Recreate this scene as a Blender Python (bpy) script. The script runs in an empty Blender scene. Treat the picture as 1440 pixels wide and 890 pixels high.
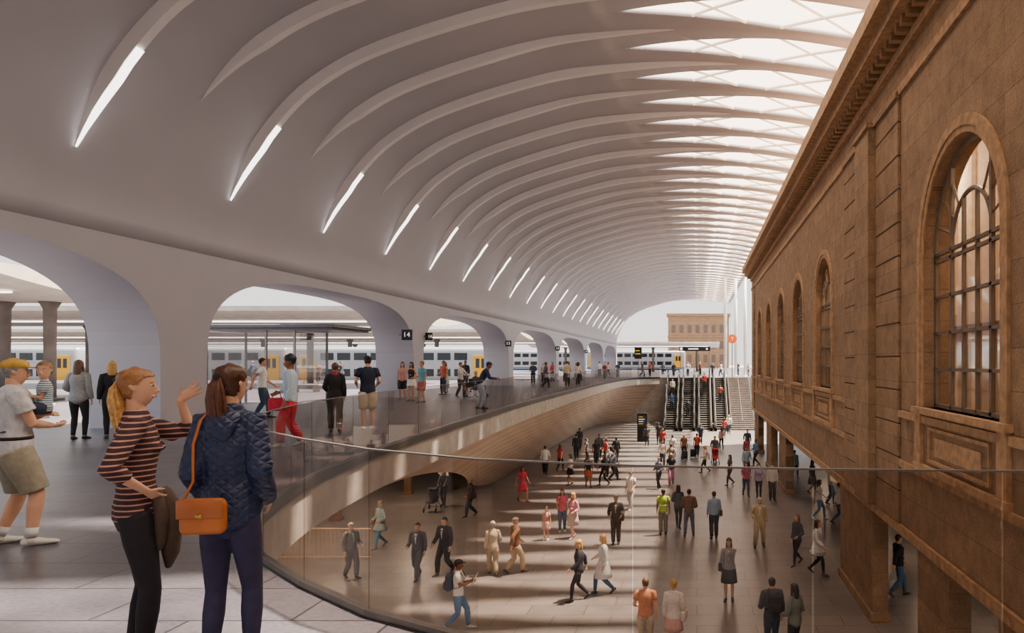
import bpy, bmesh, math, random
from mathutils import Vector, Matrix
from math import sin, cos, pi, radians, sqrt, atan2
RND=random.Random(7)
sc=bpy.context.scene
COL=sc.collection
V3=Vector

# ------------------------------------------------------------------ materials
def lin(h):
    h=h.lstrip('#'); o=[]
    for i in (0,2,4):
        c=int(h[i:i+2],16)/255
        o.append(c/12.92 if c<=.04045 else ((c+.055)/1.055)**2.4)
    return (o[0],o[1],o[2],1)
MATS={}
def newmat(name):
    m=bpy.data.materials.new(name); m.use_nodes=True
    nt=m.node_tree; b=nt.nodes['Principled BSDF']
    return m,nt,b
def mat(name,col,rough=.7,metal=0,noise=.12,scale=6,bump=0,emis=0):
    key=(name,col)
    if key in MATS: return MATS[key]
    m,nt,b=newmat(name)
    c=lin(col)
    b.inputs['Roughness'].default_value=rough; b.inputs['Metallic'].default_value=metal
    tc=nt.nodes.new('ShaderNodeTexCoord'); n=nt.nodes.new('ShaderNodeTexNoise')
    n.inputs['Scale'].default_value=scale; n.inputs['Detail'].default_value=4
    nt.links.new(tc.outputs['Object'],n.inputs['Vector'])
    r=nt.nodes.new('ShaderNodeValToRGB')
    r.color_ramp.elements[0].position=.3; r.color_ramp.elements[1].position=.7
    r.color_ramp.elements[0].color=tuple(x*(1-noise) for x in c[:3])+(1,)
    r.color_ramp.elements[1].color=tuple(min(1,x*(1+noise)) for x in c[:3])+(1,)
    nt.links.new(n.outputs['Fac'],r.inputs['Fac']); nt.links.new(r.outputs['Color'],b.inputs['Base Color'])
    if bump:
        bp=nt.nodes.new('ShaderNodeBump'); bp.inputs['Strength'].default_value=bump; bp.inputs['Distance'].default_value=.02
        nt.links.new(n.outputs['Fac'],bp.inputs['Height']); nt.links.new(bp.outputs['Normal'],b.inputs['Normal'])
    if emis:
        b.inputs['Emission Color'].default_value=c; b.inputs['Emission Strength'].default_value=emis
    MATS[key]=m; return m
def fab(col): return mat('fabric',col,.85,0,.14,18,.25)
def skinm(col): return mat('skin',col,.55,0,.06,10)
def hairm(col): return mat('hair',col,.5,0,.35,40,.4)

def tilemat(name,c1,c2,mort,w,h,axes='XY',rough=.5,noise=.5,msize=.012,bump=.3,nscale=1.2):
    m,nt,b=newmat(name)
    tc=nt.nodes.new('ShaderNodeTexCoord'); vec=tc.outputs['Object']
    s=nt.nodes.new('ShaderNodeSeparateXYZ'); cb=nt.nodes.new('ShaderNodeCombineXYZ')
    nt.links.new(vec,s.inputs[0])
    nt.links.new(s.outputs[axes[0]],cb.inputs[0]); nt.links.new(s.outputs[axes[1]],cb.inputs[1])
    br=nt.nodes.new('ShaderNodeTexBrick'); nt.links.new(cb.outputs[0],br.inputs['Vector'])
    br.inputs['Scale'].default_value=1; br.inputs['Brick Width'].default_value=w; br.inputs['Row Height'].default_value=h
    br.inputs['Mortar Size'].default_value=msize; br.inputs['Mortar Smooth'].default_value=.3
    br.inputs['Color1'].default_value=lin(c1); br.inputs['Color2'].default_value=lin(c2); br.inputs['Mortar'].default_value=lin(mort)
    n=nt.nodes.new('ShaderNodeTexNoise'); n.inputs['Scale'].default_value=nscale; n.inputs['Detail'].default_value=8; n.inputs['Roughness'].default_value=.7
    nt.links.new(vec,n.inputs['Vector'])
    r=nt.nodes.new('ShaderNodeValToRGB'); r.color_ramp.elements[0].position=.3; r.color_ramp.elements[1].position=.72
    r.color_ramp.elements[0].color=(1-noise,1-noise,1-noise,1); r.color_ramp.elements[1].color=(1,1,1,1)
    nt.links.new(n.outputs['Fac'],r.inputs['Fac'])
    mx=nt.nodes.new('ShaderNodeMixRGB'); mx.blend_type='MULTIPLY'; mx.inputs[0].default_value=1
    nt.links.new(br.outputs['Color'],mx.inputs[1]); nt.links.new(r.outputs['Color'],mx.inputs[2])
    n3=nt.nodes.new('ShaderNodeTexNoise'); n3.inputs['Scale'].default_value=30; n3.inputs['Detail'].default_value=3; nt.links.new(vec,n3.inputs['Vector'])
    r3=nt.nodes.new('ShaderNodeValToRGB'); r3.color_ramp.elements[0].position=.35; r3.color_ramp.elements[1].position=.6
    r3.color_ramp.elements[0].color=(.74,.74,.74,1); r3.color_ramp.elements[1].color=(1,1,1,1); nt.links.new(n3.outputs['Fac'],r3.inputs[0])
    mx2=nt.nodes.new('ShaderNodeMixRGB'); mx2.blend_type='MULTIPLY'; mx2.inputs[0].default_value=1
    nt.links.new(mx.outputs[0],mx2.inputs[1]); nt.links.new(r3.outputs[0],mx2.inputs[2])
    nt.links.new(mx2.outputs[0],b.inputs['Base Color'])
    b.inputs['Roughness'].default_value=rough
    n2=nt.nodes.new('ShaderNodeTexNoise'); n2.inputs['Scale'].default_value=14; n2.inputs['Detail'].default_value=6
    nt.links.new(vec,n2.inputs['Vector'])
    ad=nt.nodes.new('ShaderNodeMath'); ad.operation='SUBTRACT'
    nt.links.new(n2.outputs['Fac'],ad.inputs[0]); nt.links.new(br.outputs['Fac'],ad.inputs[1])
    bp=nt.nodes.new('ShaderNodeBump'); bp.inputs['Strength'].default_value=bump; bp.inputs['Distance'].default_value=.02
    nt.links.new(ad.outputs[0],bp.inputs['Height']); nt.links.new(bp.outputs['Normal'],b.inputs['Normal'])
    return m
def glassmat(name,tint,refl=.08,rough=.02,fr=.5):
    m,nt,b=newmat(name); nt.nodes.remove(b)
    out=nt.nodes['Material Output']
    t=nt.nodes.new('ShaderNodeBsdfTransparent'); t.inputs[0].default_value=lin(tint)
    g=nt.nodes.new('ShaderNodeBsdfGlossy'); g.inputs['Roughness'].default_value=rough
    lw=nt.nodes.new('ShaderNodeLayerWeight'); lw.inputs[0].default_value=.25
    mu=nt.nodes.new('ShaderNodeMath'); mu.operation='MULTIPLY_ADD'; mu.inputs[1].default_value=fr; mu.inputs[2].default_value=refl
    nt.links.new(lw.outputs['Fresnel'],mu.inputs[0])
    mx=nt.nodes.new('ShaderNodeMixShader')
    nt.links.new(mu.outputs[0],mx.inputs[0]); nt.links.new(t.outputs[0],mx.inputs[1]); nt.links.new(g.outputs[0],mx.inputs[2])
    nt.links.new(mx.outputs[0],out.inputs[0]); return m
def stripemat(name,c1,c2,scale,width=.3,axis='Z'):
    m,nt,b=newmat(name)
    tc=nt.nodes.new('ShaderNodeTexCoord'); w=nt.nodes.new('ShaderNodeTexWave'); w.bands_direction=axis
    w.inputs['Scale'].default_value=scale; w.inputs['Distortion'].default_value=.6; w.inputs['Detail'].default_value=1
    nt.links.new(tc.outputs['Object'],w.inputs['Vector'])
    r=nt.nodes.new('ShaderNodeValToRGB'); r.color_ramp.interpolation='CONSTANT'
    r.color_ramp.elements[0].color=lin(c2); r.color_ramp.elements[1].color=lin(c1); r.color_ramp.elements[1].position=width
    nt.links.new(w.outputs['Fac'],r.inputs['Fac']); nt.links.new(r.outputs[0],b.inputs['Base Color'])
    b.inputs['Roughness'].default_value=.85; return m

M_SHELL=mat('shell_plaster','#a7a6b0',.6,0,.03,.6)
M_RIB=mat('rib_white','#dddadd',.5,0,.02,2)
M_LAT=mat('lattice_white','#f0e6dc',.5,0,.02,2)
M_STONE=tilemat('sandstone','#b18d6b','#a28060','#7e6248',1.6,.62,'YZ',.9,.5,.007,.9,2.2)
M_STONE2=mat('sandstone_trim','#a6825f',.88,0,.28,6,.6)
M_UP=tilemat('upper_paving','#706d76','#625f69','#3e3b43',1.3,.65,'XY',.38,.45,.012,.15,.7)
M_LOW=tilemat('lower_paving','#87807d','#79726f','#524b48',1.5,.75,'XY',.33,.36,.014,.15,.5)
M_CONC=mat('concrete','#9d968f',.8,0,.18,2.5,.3)
M_CONCD=mat('dark_concrete','#6b625c',.8,0,.2,2,.3)
M_GLASS=glassmat('balustrade_glass','#e9e4e1',.012,.02,.13)
M_KGLASS=glassmat('shelter_glass','#eeecec',.02,.02,.12)
M_WGLASS=glassmat('window_glass','#d8d2c8',.06,.05,.3)
M_STEEL=mat('brushed_steel','#6e6a68',.35,.9,.08,8)
M_RAIL=mat('rail_grey','#6b6663',.6,.2,.08,8)
M_BLACK=mat('black_metal','#191818',.4,.3,.1,8)
M_RUB=mat('black_rubber','#111111',.55,0,.1,8)
M_BRONZE=mat('bronze_panel','#7a5c40',.45,.3,.25,3)
M_WHITE=mat('white_paint','#f0eeea',.5,0,.03,3)
M_BEIGE=mat('beige_plaster','#d8bf9e',.8,0,.1,2)
M_EMIT=mat('lamp_emitter','#fff8ee',.5,0,0,1,0,5)

# ------------------------------------------------------------------ mesh helper
class MB:
    def __init__(s): s.v=[]; s.f=[]; s.m=[]
    def q(s,idx,mi=0): s.f.append(tuple(idx)); s.m.append(mi)
    def box(s,x0,x1,y0,y1,z0,z1,mi=0):
        b=len(s.v); s.v+=[(x,y,z) for x in (x0,x1) for y in (y0,y1) for z in (z0,z1)]
        for f in ((0,1,3,2),(4,6,7,5),(0,4,5,1),(2,3,7,6),(0,2,6,4),(1,5,7,3)): s.q([b+i for i in f],mi)
    def poly(s,pts,mi=0):
        b=len(s.v); s.v+=[tuple(p) for p in pts]; s.q(range(b,b+len(pts)),mi)
    def loft(s,pts,rad,side=(1,0,0),n=10,mi=0,cap=.6):
        pts=[V3(p) for p in pts]; side=V3(side)
        N=len(pts); R=[(r,r) if not isinstance(r,(tuple,list)) else r for r in rad]
        def fr(i):
            t=(pts[min(i+1,N-1)]-pts[max(i-1,0)]); t=t.normalized() if t.length>1e-9 else V3((0,0,1))
            u=side-t*side.dot(t)
            if u.length<.05: u=V3((0,1,0)); u=u-t*u.dot(t)
            if u.length<.05: u=V3((0,0,1)); u=u-t*u.dot(t)
            u.normalize(); return t,u,t.cross(u)
        seq=[]
        t,u,w=fr(0); r=R[0]; mn=min(r)
        if cap: seq.append((pts[0]-t*mn*cap,(r[0]*.6,r[1]*.6),u,w))
        for i in range(N):
            t,u,w=fr(i); seq.append((pts[i],R[i],u,w))
        t,u,w=fr(N-1); r=R[-1]; mn=min(r)
        if cap: seq.append((pts[-1]+t*mn*cap,(r[0]*.6,r[1]*.6),u,w))
        base=len(s.v)
        for p,r,u,w in seq:
            for k in range(n):
                a=2*pi*k/n; s.v.append(tuple(p+u*(r[0]*cos(a))+w*(r[1]*sin(a))))
        L=len(seq)
        for i in range(L-1):
            for k in range(n):
                a=base+i*n+k; b2=base+i*n+(k+1)%n
                s.q((a,b2,b2+n,a+n),mi)
        s.q([base+k for k in range(n)][::-1],mi); s.q([base+(L-1)*n+k for k in range(n)],mi)
    def tube(s,pts,r,n=6,mi=0,side=(1,0,0)): s.loft(pts,[r]*len(pts),side,n,mi,0)
    def rbox(s,c,d,bev=.02,mi=0,rot=None,seg=2):
        bm=bmesh.new(); bmesh.ops.create_cube(bm,size=1)
        for v in bm.verts: v.co=V3((v.co.x*d[0],v.co.y*d[1],v.co.z*d[2]))
        bmesh.ops.bevel(bm,geom=list(bm.edges),offset=min(bev,min(d)*.45),segments=seg,affect='EDGES',profile=.5)
        b=len(s.v); bm.verts.index_update()
        for v in bm.verts:
            p=v.co.copy()
            if rot is not None: p=rot@p
            s.v.append(tuple(p+V3(c)))
        for f in bm.faces: s.q([b+v.index for v in f.verts],mi)
        bm.free()
    def disc(s,c,ax,r,h,n=20,mi=0):
        ax=V3(ax).normalized(); s.loft([V3(c)-ax*h/2,V3(c)+ax*h/2],[r,r],(0,0,1) if abs(ax.z)<.9 else (1,0,0),n,mi,0)
    def ring(s,c,ax,r,t,n=24,mi=0):
        ax=V3(ax).normalized(); u=ax.orthogonal().normalized(); w=ax.cross(u); b=len(s.v); m=6
        for i in range(n):
            a=2*pi*i/n; d=u*cos(a)+w*sin(a)
            for j in range(m):
                e=2*pi*j/m; s.v.append(tuple(V3(c)+d*(r+t*cos(e))+ax*t*sin(e)))
        for i in range(n):
            for j in range(m):
                s.q((b+i*m+j,b+((i+1)%n)*m+j,b+((i+1)%n)*m+(j+1)%m,b+i*m+(j+1)%m),mi)
    def mesh(s,name,mats,smooth=False,recalc=True):
        me=bpy.data.meshes.new(name); me.from_pydata([tuple(v) for v in s.v],[],s.f)
        for m in (mats if isinstance(mats,(list,tuple)) else [mats]): me.materials.append(m)
        me.polygons.foreach_set('material_index',s.m)
        if recalc:
            bm=bmesh.new(); bm.from_mesh(me); bmesh.ops.recalc_face_normals(bm,faces=bm.faces); bm.to_mesh(me); bm.free()
        if smooth: me.polygons.foreach_set('use_smooth',[True]*len(me.polygons))
        me.update(); return me
def put(name,me,parent=None,label=None,cat=None,kind=None,group=None,loc=None,rot=None):
    o=bpy.data.objects.new(name,me); COL.objects.link(o)
    if loc is not None: o.location=loc
    if rot is not None: o.rotation_euler=rot
    if parent: o.parent=parent
    if label: o['label']=label
    if cat: o['category']=cat
    if kind: o['kind']=kind
    if group: o['group']=group
    return o
def crom(P,n):
    P=[V3(p) for p in P]; out=[]
    Q=[P[0]*2-P[1]]+P+[P[-1]*2-P[-2]]
    for i in range(1,len(Q)-2):
        for j in range(n):
            t=j/n; a,b,c,d=Q[i-1],Q[i],Q[i+1],Q[i+2]
            out.append(.5*((2*b)+(c-a)*t+(2*a-5*b+4*c-d)*t*t+(3*b-a-3*c+d)*t**3))
    out.append(P[-1]); return out
def resample(P,step):
    L=[0]
    for i in range(1,len(P)): L.append(L[-1]+(P[i]-P[i-1]).length)
    n=max(1,round(L[-1]/step)); out=[]; j=0
    for i in range(n+1):
        t=L[-1]*i/n
        while j<len(L)-2 and L[j+1]<t: j+=1
        f=(t-L[j])/max(1e-9,L[j+1]-L[j]); out.append(P[j].lerp(P[j+1],min(1,max(0,f))))
    return out

# ------------------------------------------------------------------ camera
cam=bpy.data.cameras.new('camera'); co=bpy.data.objects.new('camera',cam); COL.objects.link(co)
co.location=(0,0,1.65); co.rotation_euler=(pi/2,0,0)
cam.sensor_width=36; cam.lens=25.0; cam.shift_x=-260/1440; cam.shift_y=65/1440; cam.clip_end=800; cam.clip_start=.05
sc.camera=co

# ------------------------------------------------------------------ shell roof
PROF=resample(crom([(-13.5,0,4.6),(-13.48,0,5.4),(-13.2,0,6.3),(-12.75,0,7.35),(-12.05,0,8.45),(-10.9,0,9.6),(-9,0,10.65),(-5.5,0,11.75),(-3,0,12.12),(0,0,12.25),(3,0,12.05),(5.6,0,11.65)],8),.42)
def prof_norm(i):
    a=PROF[max(0,i-1)]; b=PROF[min(len(PROF)-1,i+1)]; t=(b-a).normalized(); return V3((t.z,0,-t.x))
def holew(x):
    if x<-2.4: return 0
    if x>5.3: return 0
    return .92*min(1,((x+2.4)/5.0))**.85
mb=MB(); bays=[-8.65+2.5*k for k in range(52)]
for yc in bays:
    cols=[]
    for p in PROF:
        w=max(holew(p.x),.02); b=len(mb.v)
        for y in (yc-1.25,yc-w,yc+w,yc+1.25): mb.v.append((p.x,y,p.z))
        cols.append(b)
    for i in range(len(PROF)-1):
        a,c=cols[i],cols[i+1]
        mid=holew(PROF[i].x)>0 or holew(PROF[i+1].x)>0
        for j in range(3):
            if j==1 and mid: continue
            mb.q((a+j,a+j+1,c+j+1,c+j))
me=mb.mesh('ceiling',M_SHELL,True,recalc=False)
bm=bmesh.new(); bm.from_mesh(me); bmesh.ops.remove_doubles(bm,verts=bm.verts,dist=.0005)
bm.to_mesh(me); bm.free()
sh=put('ceiling',me,label='pale grey curved vaulted roof shell with skylight slots',cat='ceiling',kind='structure')
so=sh.modifiers.new('s','SOLIDIFY'); so.thickness=.16; so.offset=-1
mb=MB()
m,nt,b=newmat('skylight_glass'); nt.nodes.remove(b)
t=nt.nodes.new('ShaderNodeBsdfTransparent'); t2=nt.nodes.new('ShaderNodeBsdfTranslucent'); t2.inputs[0].default_value=(1,.86,.72,1)  # warm translucent tint puts the sun glow into the glass colour
mx=nt.nodes.new('ShaderNodeMixShader'); mx.inputs[0].default_value=.45
nt.links.new(t.outputs[0],mx.inputs[1]); nt.links.new(t2.outputs[0],mx.inputs[2]); nt.links.new(mx.outputs[0],nt.nodes['Material Output'].inputs[0])
P2=[p for p in PROF if p.x>-3.3]
for i in range(len(P2)-1):
    mb.poly([(P2[i].x,-9.9,P2[i].z+.2),(P2[i].x,120.1,P2[i].z+.2),(P2[i+1].x,120.1,P2[i+1].z+.2),(P2[i+1].x,-9.9,P2[i+1].z+.2)])
put('window_10',mb.mesh('skylight',m),label='long glazed skylight over the roof slots',cat='skylight',kind='structure')
mb=MB()
def rz(x):
    for i in range(len(PROF)-1):
        if PROF[i].x<=x<=PROF[i+1].x:
            f=(x-PROF[i].x)/(PROF[i+1].x-PROF[i].x); return PROF[i].z+(PROF[i+1].z-PROF[i].z)*f
    return PROF[-1].z
for yc in bays:
    y0=yc-1.25; y1=yc+1.25
    for xa,xb,ya,yb in ((-1.2,2.2,y0,y1),(-1.2,2.2,y1,y0),(2.2,5.5,y0,y1),(2.2,5.5,y1,y0)):
        a=V3((xa,ya,rz(xa)+.08)); c=V3((xb,yb,rz(xb)+.08)); mid=(a+c)/2; mid.z=rz(mid.x)+.08
        mb.loft([a,mid,c],[(.03,.07)]*3,(0,1,0),4,0,0)
put('trim_1',mb.mesh('lattice',M_LAT),label='white diagonal lattice beams under the skylights',cat='roof beams',kind='structure')
def rib(i0,i1,y,tip=3,h=.24,w=.13,etip=14):
    mb=MB(); n=[]
    for i in range(i0,i1+1):
        f=min(1,(i-i0+.02)/tip)*min(1,(i1-i+.05)/etip)**.7; nn=prof_norm(i); p=PROF[i]; hh=h*f+.008; ww=w*(f**.8)+.005
        b=len(mb.v)
        for dy,dh in ((-ww*1.3,-.03),(-ww*.8,hh),(ww*.8,hh),(ww*1.3,-.03)):
            q=p+nn*dh; mb.v.append((q.x,y+dy,q.z))
        n.append(b)
    for a,c in zip(n[:-1],n[1:]):
        for j in range(3): mb.q((a+j,a+j+1,c+j+1,c+j))
        mb.q((a+3,a,c,c+3))
    mb.q([n[0]+j for j in range(4)]); mb.q([n[-1]+j for j in range(4)])
    return mb
iA=min(range(len(PROF)),key=lambda i:abs(PROF[i].z-6.25)); iB=min(range(len(PROF)),key=lambda i:abs(PROF[i].z-8.05))
ia2=min(range(len(PROF)),key=lambda i:abs(PROF[i].z-8.6))
iE=min(range(len(PROF)),key=lambda i:abs(PROF[i].x-1.5)); iE2=min(range(len(PROF)),key=lambda i:abs(PROF[i].x+.8))
meA=rib(iA,iE,0,4).mesh('rib_a',M_RIB,False); meB=rib(iB,iE2,0,5).mesh('rib_b',M_RIB,False)
mb=MB()
for i in range(iA,ia2+1):
    f=min(1,(i-iA+.15)/2.5); nn=prof_norm(i); q=PROF[i]+nn*(.24*min(1,(i-iA+.02)/4)+.02); b=len(mb.v)
    for dy in (-.085*f,.085*f):
        for dh in (0,.04): r=q+nn*dh; mb.v.append((r.x,dy,r.z))
    if i>iA:
        a=b-4; c=b
        for f4 in ((a,a+1,c+1,c),(a+2,c+2,c+3,a+3),(a+1,a+3,c+3,c+1),(a,c,c+2,a+2)): mb.q(f4)
mb.q((0,1,3,2)); mb.q([len(mb.v)-4+j for j in (0,2,3,1)])
meL=mb.mesh('strip',M_EMIT)
for k in range(-3,48):
    y=.1+2.5*k; A=(k%2==0)
    put('ceiling_rib',meA if A else meB,label='curved white roof rib tapering down to a light strip' if A else 'curved white roof rib with tapered tip',cat='roof rib',group='curved ribs of the vaulted roof',loc=(0,y,0))
    if A: put('light_strip',meL,label='slim glowing curved light strip on a roof rib',cat='light',group='light strips on the roof ribs',loc=(0,y,0))

# ------------------------------------------------------------------ walls with openings
def owall(xa,xb,z0,z1,y0,y1,ops,nseg=28):
    mb=MB(); ys=y0
    def quadwall(ya,yb,zl0,zl1,zh0,zh1):
        for X in (xa,xb): mb.poly([(X,ya,zl0),(X,yb,zl1),(X,yb,zh1),(X,ya,zh0)])
    for (a,b,fn) in ops:
        if a>ys: quadwall(ys,a,z0,z0,z1,z1)
        S=[(a+b)/2-(b-a)/2*cos(pi*i/nseg) for i in range(nseg+1)]
        for i in range(nseg):
            l0,h0=fn(S[i]); l1,h1=fn(S[i+1])
            quadwall(S[i],S[i+1],h0,h1,z1,z1)
            if l0>z0: quadwall(S[i],S[i+1],z0,z0,l0,l1)
            mb.poly([(xa,S[i],h0),(xa,S[i+1],h1),(xb,S[i+1],h1),(xb,S[i],h0)])
            if l0>z0: mb.poly([(xa,S[i],l0),(xa,S[i+1],l1),(xb,S[i+1],l1),(xb,S[i],l0)])
        for e in (a,b):
            l,h=fn(e); mb.poly([(xa,e,l),(xb,e,l),(xb,e,h),(xa,e,h)])
        ys=b
    if ys<y1: quadwall(ys,y1,z0,z0,z1,z1)
    mb.poly([(xa,y0,z1),(xb,y0,z1),(xb,y1,z1),(xa,y1,z1)])
    for e in (y0,y1): mb.poly([(xa,e,z0),(xb,e,z0),(xb,e,z1),(xa,e,z1)])
    return mb
piers=[(1.8,3.1),(17.9,19.6),(33.9,35.1),(51.1,52.3),(68.3,69.5),(85.5,86.7),(102.7,103.9),(119.0,120.1)]
def arch(a,b,spring,crown,ex):
    c=(a+b)/2; h=(b-a)/2
    return lambda y:(0,spring+(crown-spring)*max(0,1-min(1,abs((y-c)/h))**ex)**(1/ex))
ops=[(-9.0,1.8,arch(-12,1.8,1.4,4.2,3.3))]
for p,q in zip(piers[:-1],piers[1:]): ops.append((p[1],q[0],arch(p[1],q[0],1.4,4.3,3.3)))
mb=owall(-13.5,-15.3,0,4.62,-9.9,120.1,ops,44)
put('wall_left',mb.mesh('wall_left',M_SHELL),label='pale grey wall of wide rounded arches and piers',cat='wall',kind='structure')
mb=MB(); mb.box(-15.3,6,-10.4,-9.9,0,12.6)
put('near_blocker',mb.mesh('near_blocker',M_SHELL),label='plain grey unseen wall added to block sky light',cat='wall',kind='structure')  # unseen wall added behind the camera to cut sky light

# ------------------------------------------------------------------ floors
EDGE=crom([(-4.2,80.2,0),(-6.2,77.8,0),(-7.4,72,0),(-7.7,60,0),(-7.6,45,0),(-7.2,30,0),(-6.75,22,0),(-6.35,17,0),(-6.0,13,0),(-5.55,10.2,0),(-4.95,8.2,0),(-4.4,6.95,0),(-3.95,6.3,0),(-3.35,5.65,0),(-2.55,4.95,0),(-1.78,4.4,0),(-.69,3.95,0),(1.3,3.7,0),(4.5,3.6,0)],8)
out=[V3((-16,-9.9,0)),V3((4.5,-9.9,0))]+EDGE[::-1]+[V3((5.7,80.2,0)),V3((30,80.2,0)),V3((30,240,0)),V3((-60,240,0)),V3((-60,125,0)),V3((-16,125,0))]
bm=bmesh.new(); vs=[bm.verts.new((p.x,p.y,0)) for p in out]; f=bm.faces.new(vs)
if f.normal.z<0: bmesh.ops.reverse_faces(bm,faces=[f])
ex=bmesh.ops.extrude_face_region(bm,geom=[f]); 
for v in [g for g in ex['geom'] if isinstance(g,bmesh.types.BMVert)]: v.co.z=-.75
bm.normal_update()
bmesh.ops.recalc_face_normals(bm,faces=bm.faces)
for f in bm.faces: f.material_index=0 if f.normal.z>.5 else 1
bmesh.ops.triangulate(bm,faces=[f for f in bm.faces if len(f.verts)>4])
me=bpy.data.meshes.new('floor_upper'); bm.to_mesh(me); bm.free(); me.materials.append(M_UP); me.materials.append(M_CONC)
put('floor',me,label='upper concourse slab with grey stone paving and concrete edge',cat='floor',kind='structure')
mb=MB(); mb.box(-17,24,-5,100,-5.3,-5)
put('floor',mb.mesh('floor_low',M_LOW),label='lower concourse floor of brown-grey stone paving',cat='floor',kind='structure')
mb=MB()
for i,p in enumerate(EDGE):
    a=EDGE[max(0,i-1)]; c=EDGE[min(len(EDGE)-1,i+1)]; t=(c-a).normalized(); nn=V3((-t.y,t.x,0)); b=len(mb.v)
    for dn,dz in ((-.02,.012),(.05,.012),(.05,-.12),(-.02,-.12)): q=p+nn*dn; mb.v.append((q.x,q.y,dz))
    if i:
        for j in range(4): mb.q((b-4+j,b-4+(j+1)%4,b+(j+1)%4,b+j))
put('trim_8',mb.mesh('rim',mat('dark_bronze_rim','#38322e',.4,.6,.1,5)),label='dark metal rim along the curved slab edge',cat='trim',kind='structure')
mb=MB(); mb.box(-110,-16,-9.9,67.3,-1,0); mb.box(-110,-16,71.8,125,-1,0); mb.box(-110,-16,67.3,71.8,-1.3,-1.05)
put('floor',mb.mesh('platforms',M_UP),label='railway platform paving with a track bed',cat='platform',kind='structure')
mb=MB(); mb.box(-300,300,240,500,-.5,-.2)
put('floor',mb.mesh('ground',M_CONC),label='pale paved ground beyond the hall',cat='ground',kind='structure')

# lower walls
mb=MB(); mb.box(-17.4,-17,-5,80,-5,-.75)
for i in range(30): mb.box(-17,-16.8,4+i*2.5,4.25+i*2.5,-5,-.75,1)
mb.box(-17,-16.9,-5,80,-2.6,-2.3,1)
put('wall_lower_side',mb.mesh('wlow',[M_BEIGE,M_BRONZE]),label='recessed lower wall with bronze fins',cat='wall',kind='structure')
mb=MB(); mb.box(-17,-3.5,80.2,80.6,-5,-.75); mb.box(5.75,24,80.35,80.6,-5,-.75); mb.box(-3.5,5.7,82.4,82.8,-5,-.75)
put('wall_far',mb.mesh('wfar',M_CONC),label='concrete wall beside the escalators',cat='wall',kind='structure')
def edgex(y):
    E_=EDGE[:96]
    for p,q in zip(E_[:-1],E_[1:]):
        if q.y<=y<=p.y: f=(y-q.y)/max(1e-6,p.y-q.y); return q.x+(p.x-q.x)*f
    return E_[0].x if y>70 else E_[-1].x
m,nt,b=newmat('carved_sandstone')
tc=nt.nodes.new('ShaderNodeTexCoord'); outs=[]
for ang,scl,dist in ((0,.95,1.2),(9,.5,2.5)):
    mp=nt.nodes.new('ShaderNodeMapping'); mp.inputs['Rotation'].default_value=(radians(ang),0,0); mp.inputs['Scale'].default_value=(.3,.3,1) if ang==0 else (1,1,1)
    w=nt.nodes.new('ShaderNodeTexWave'); w.bands_direction='Z'; w.inputs['Scale'].default_value=scl; w.inputs['Distortion'].default_value=dist; w.inputs['Detail'].default_value=2; w.inputs['Detail Scale'].default_value=.3
    nt.links.new(tc.outputs['Object'],mp.inputs[0]); nt.links.new(mp.outputs[0],w.inputs[0]); outs.append(w)
av=nt.nodes.new('ShaderNodeMixRGB'); av.inputs[0].default_value=.35; nt.links.new(outs[0].outputs['Fac'],av.inputs[1]); nt.links.new(outs[1].outputs['Fac'],av.inputs[2])
r=nt.nodes.new('ShaderNodeValToRGB'); r.color_ramp.elements[0].color=lin('#b09a86'); r.color_ramp.elements[1].color=lin('#c6b09b')
nt.links.new(av.outputs[0],r.inputs[0]); nt.links.new(r.outputs[0],b.inputs['Base Color'])
bp=nt.nodes.new('ShaderNodeBump'); bp.inputs['Strength'].default_value=.4; bp.inputs['Distance'].default_value=.05; nt.links.new(av.outputs[0],bp.inputs['Height']); nt.links.new(bp.outputs[0],b.inputs['Normal']); b.inputs['Roughness'].default_value=.85
mb=MB(); NU,NV=80,14
for i in range(NU+1):
    y=13+(80.1-13)*i/NU; ex_=edgex(y); g=min(1,max(0,(y-13)/29)); g=g*g*(3-2*g)
    for j in range(NV+1):
        v=j/NV*(.02+.98*g)
        mb.v.append((ex_-.12-3.6*(v**.9)*min(1,.35+g),y,-.72-4.28*v))
for i in range(NU):
    for j in range(NV):
        a=i*(NV+1)+j; mb.q((a,a+1,a+NV+2,a+NV+1))
cw=put('wall_carved',mb.mesh('carved',m,True),label='carved sloping sandstone wall under the upper concourse edge',cat='wall',kind='structure')
for (x,y) in ((-15.2,30),(-14.6,36),(-14.9,22.5),(-12.6,18),(-15,14)):
    mb=MB(); mb.rbox((0,0,2.12),(.34,.34,4.24),.03); mb.box(-.22,.22,-.22,.22,0,.15)
    put('column',mb.mesh('col',M_BRONZE),label='bronze-clad square column under the concourse slab',cat='column',group='columns under the slab',loc=(x,y,-5))
mb=MB()
for i in range(16): mb.box(-16.75,-15.4,20+i*.3,24.8,-5+i*.17,-5+(i+1)*.17)
put('staircase',mb.mesh('st2',M_BEIGE),label='beige staircase rising under the slab',cat='staircase')

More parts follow.
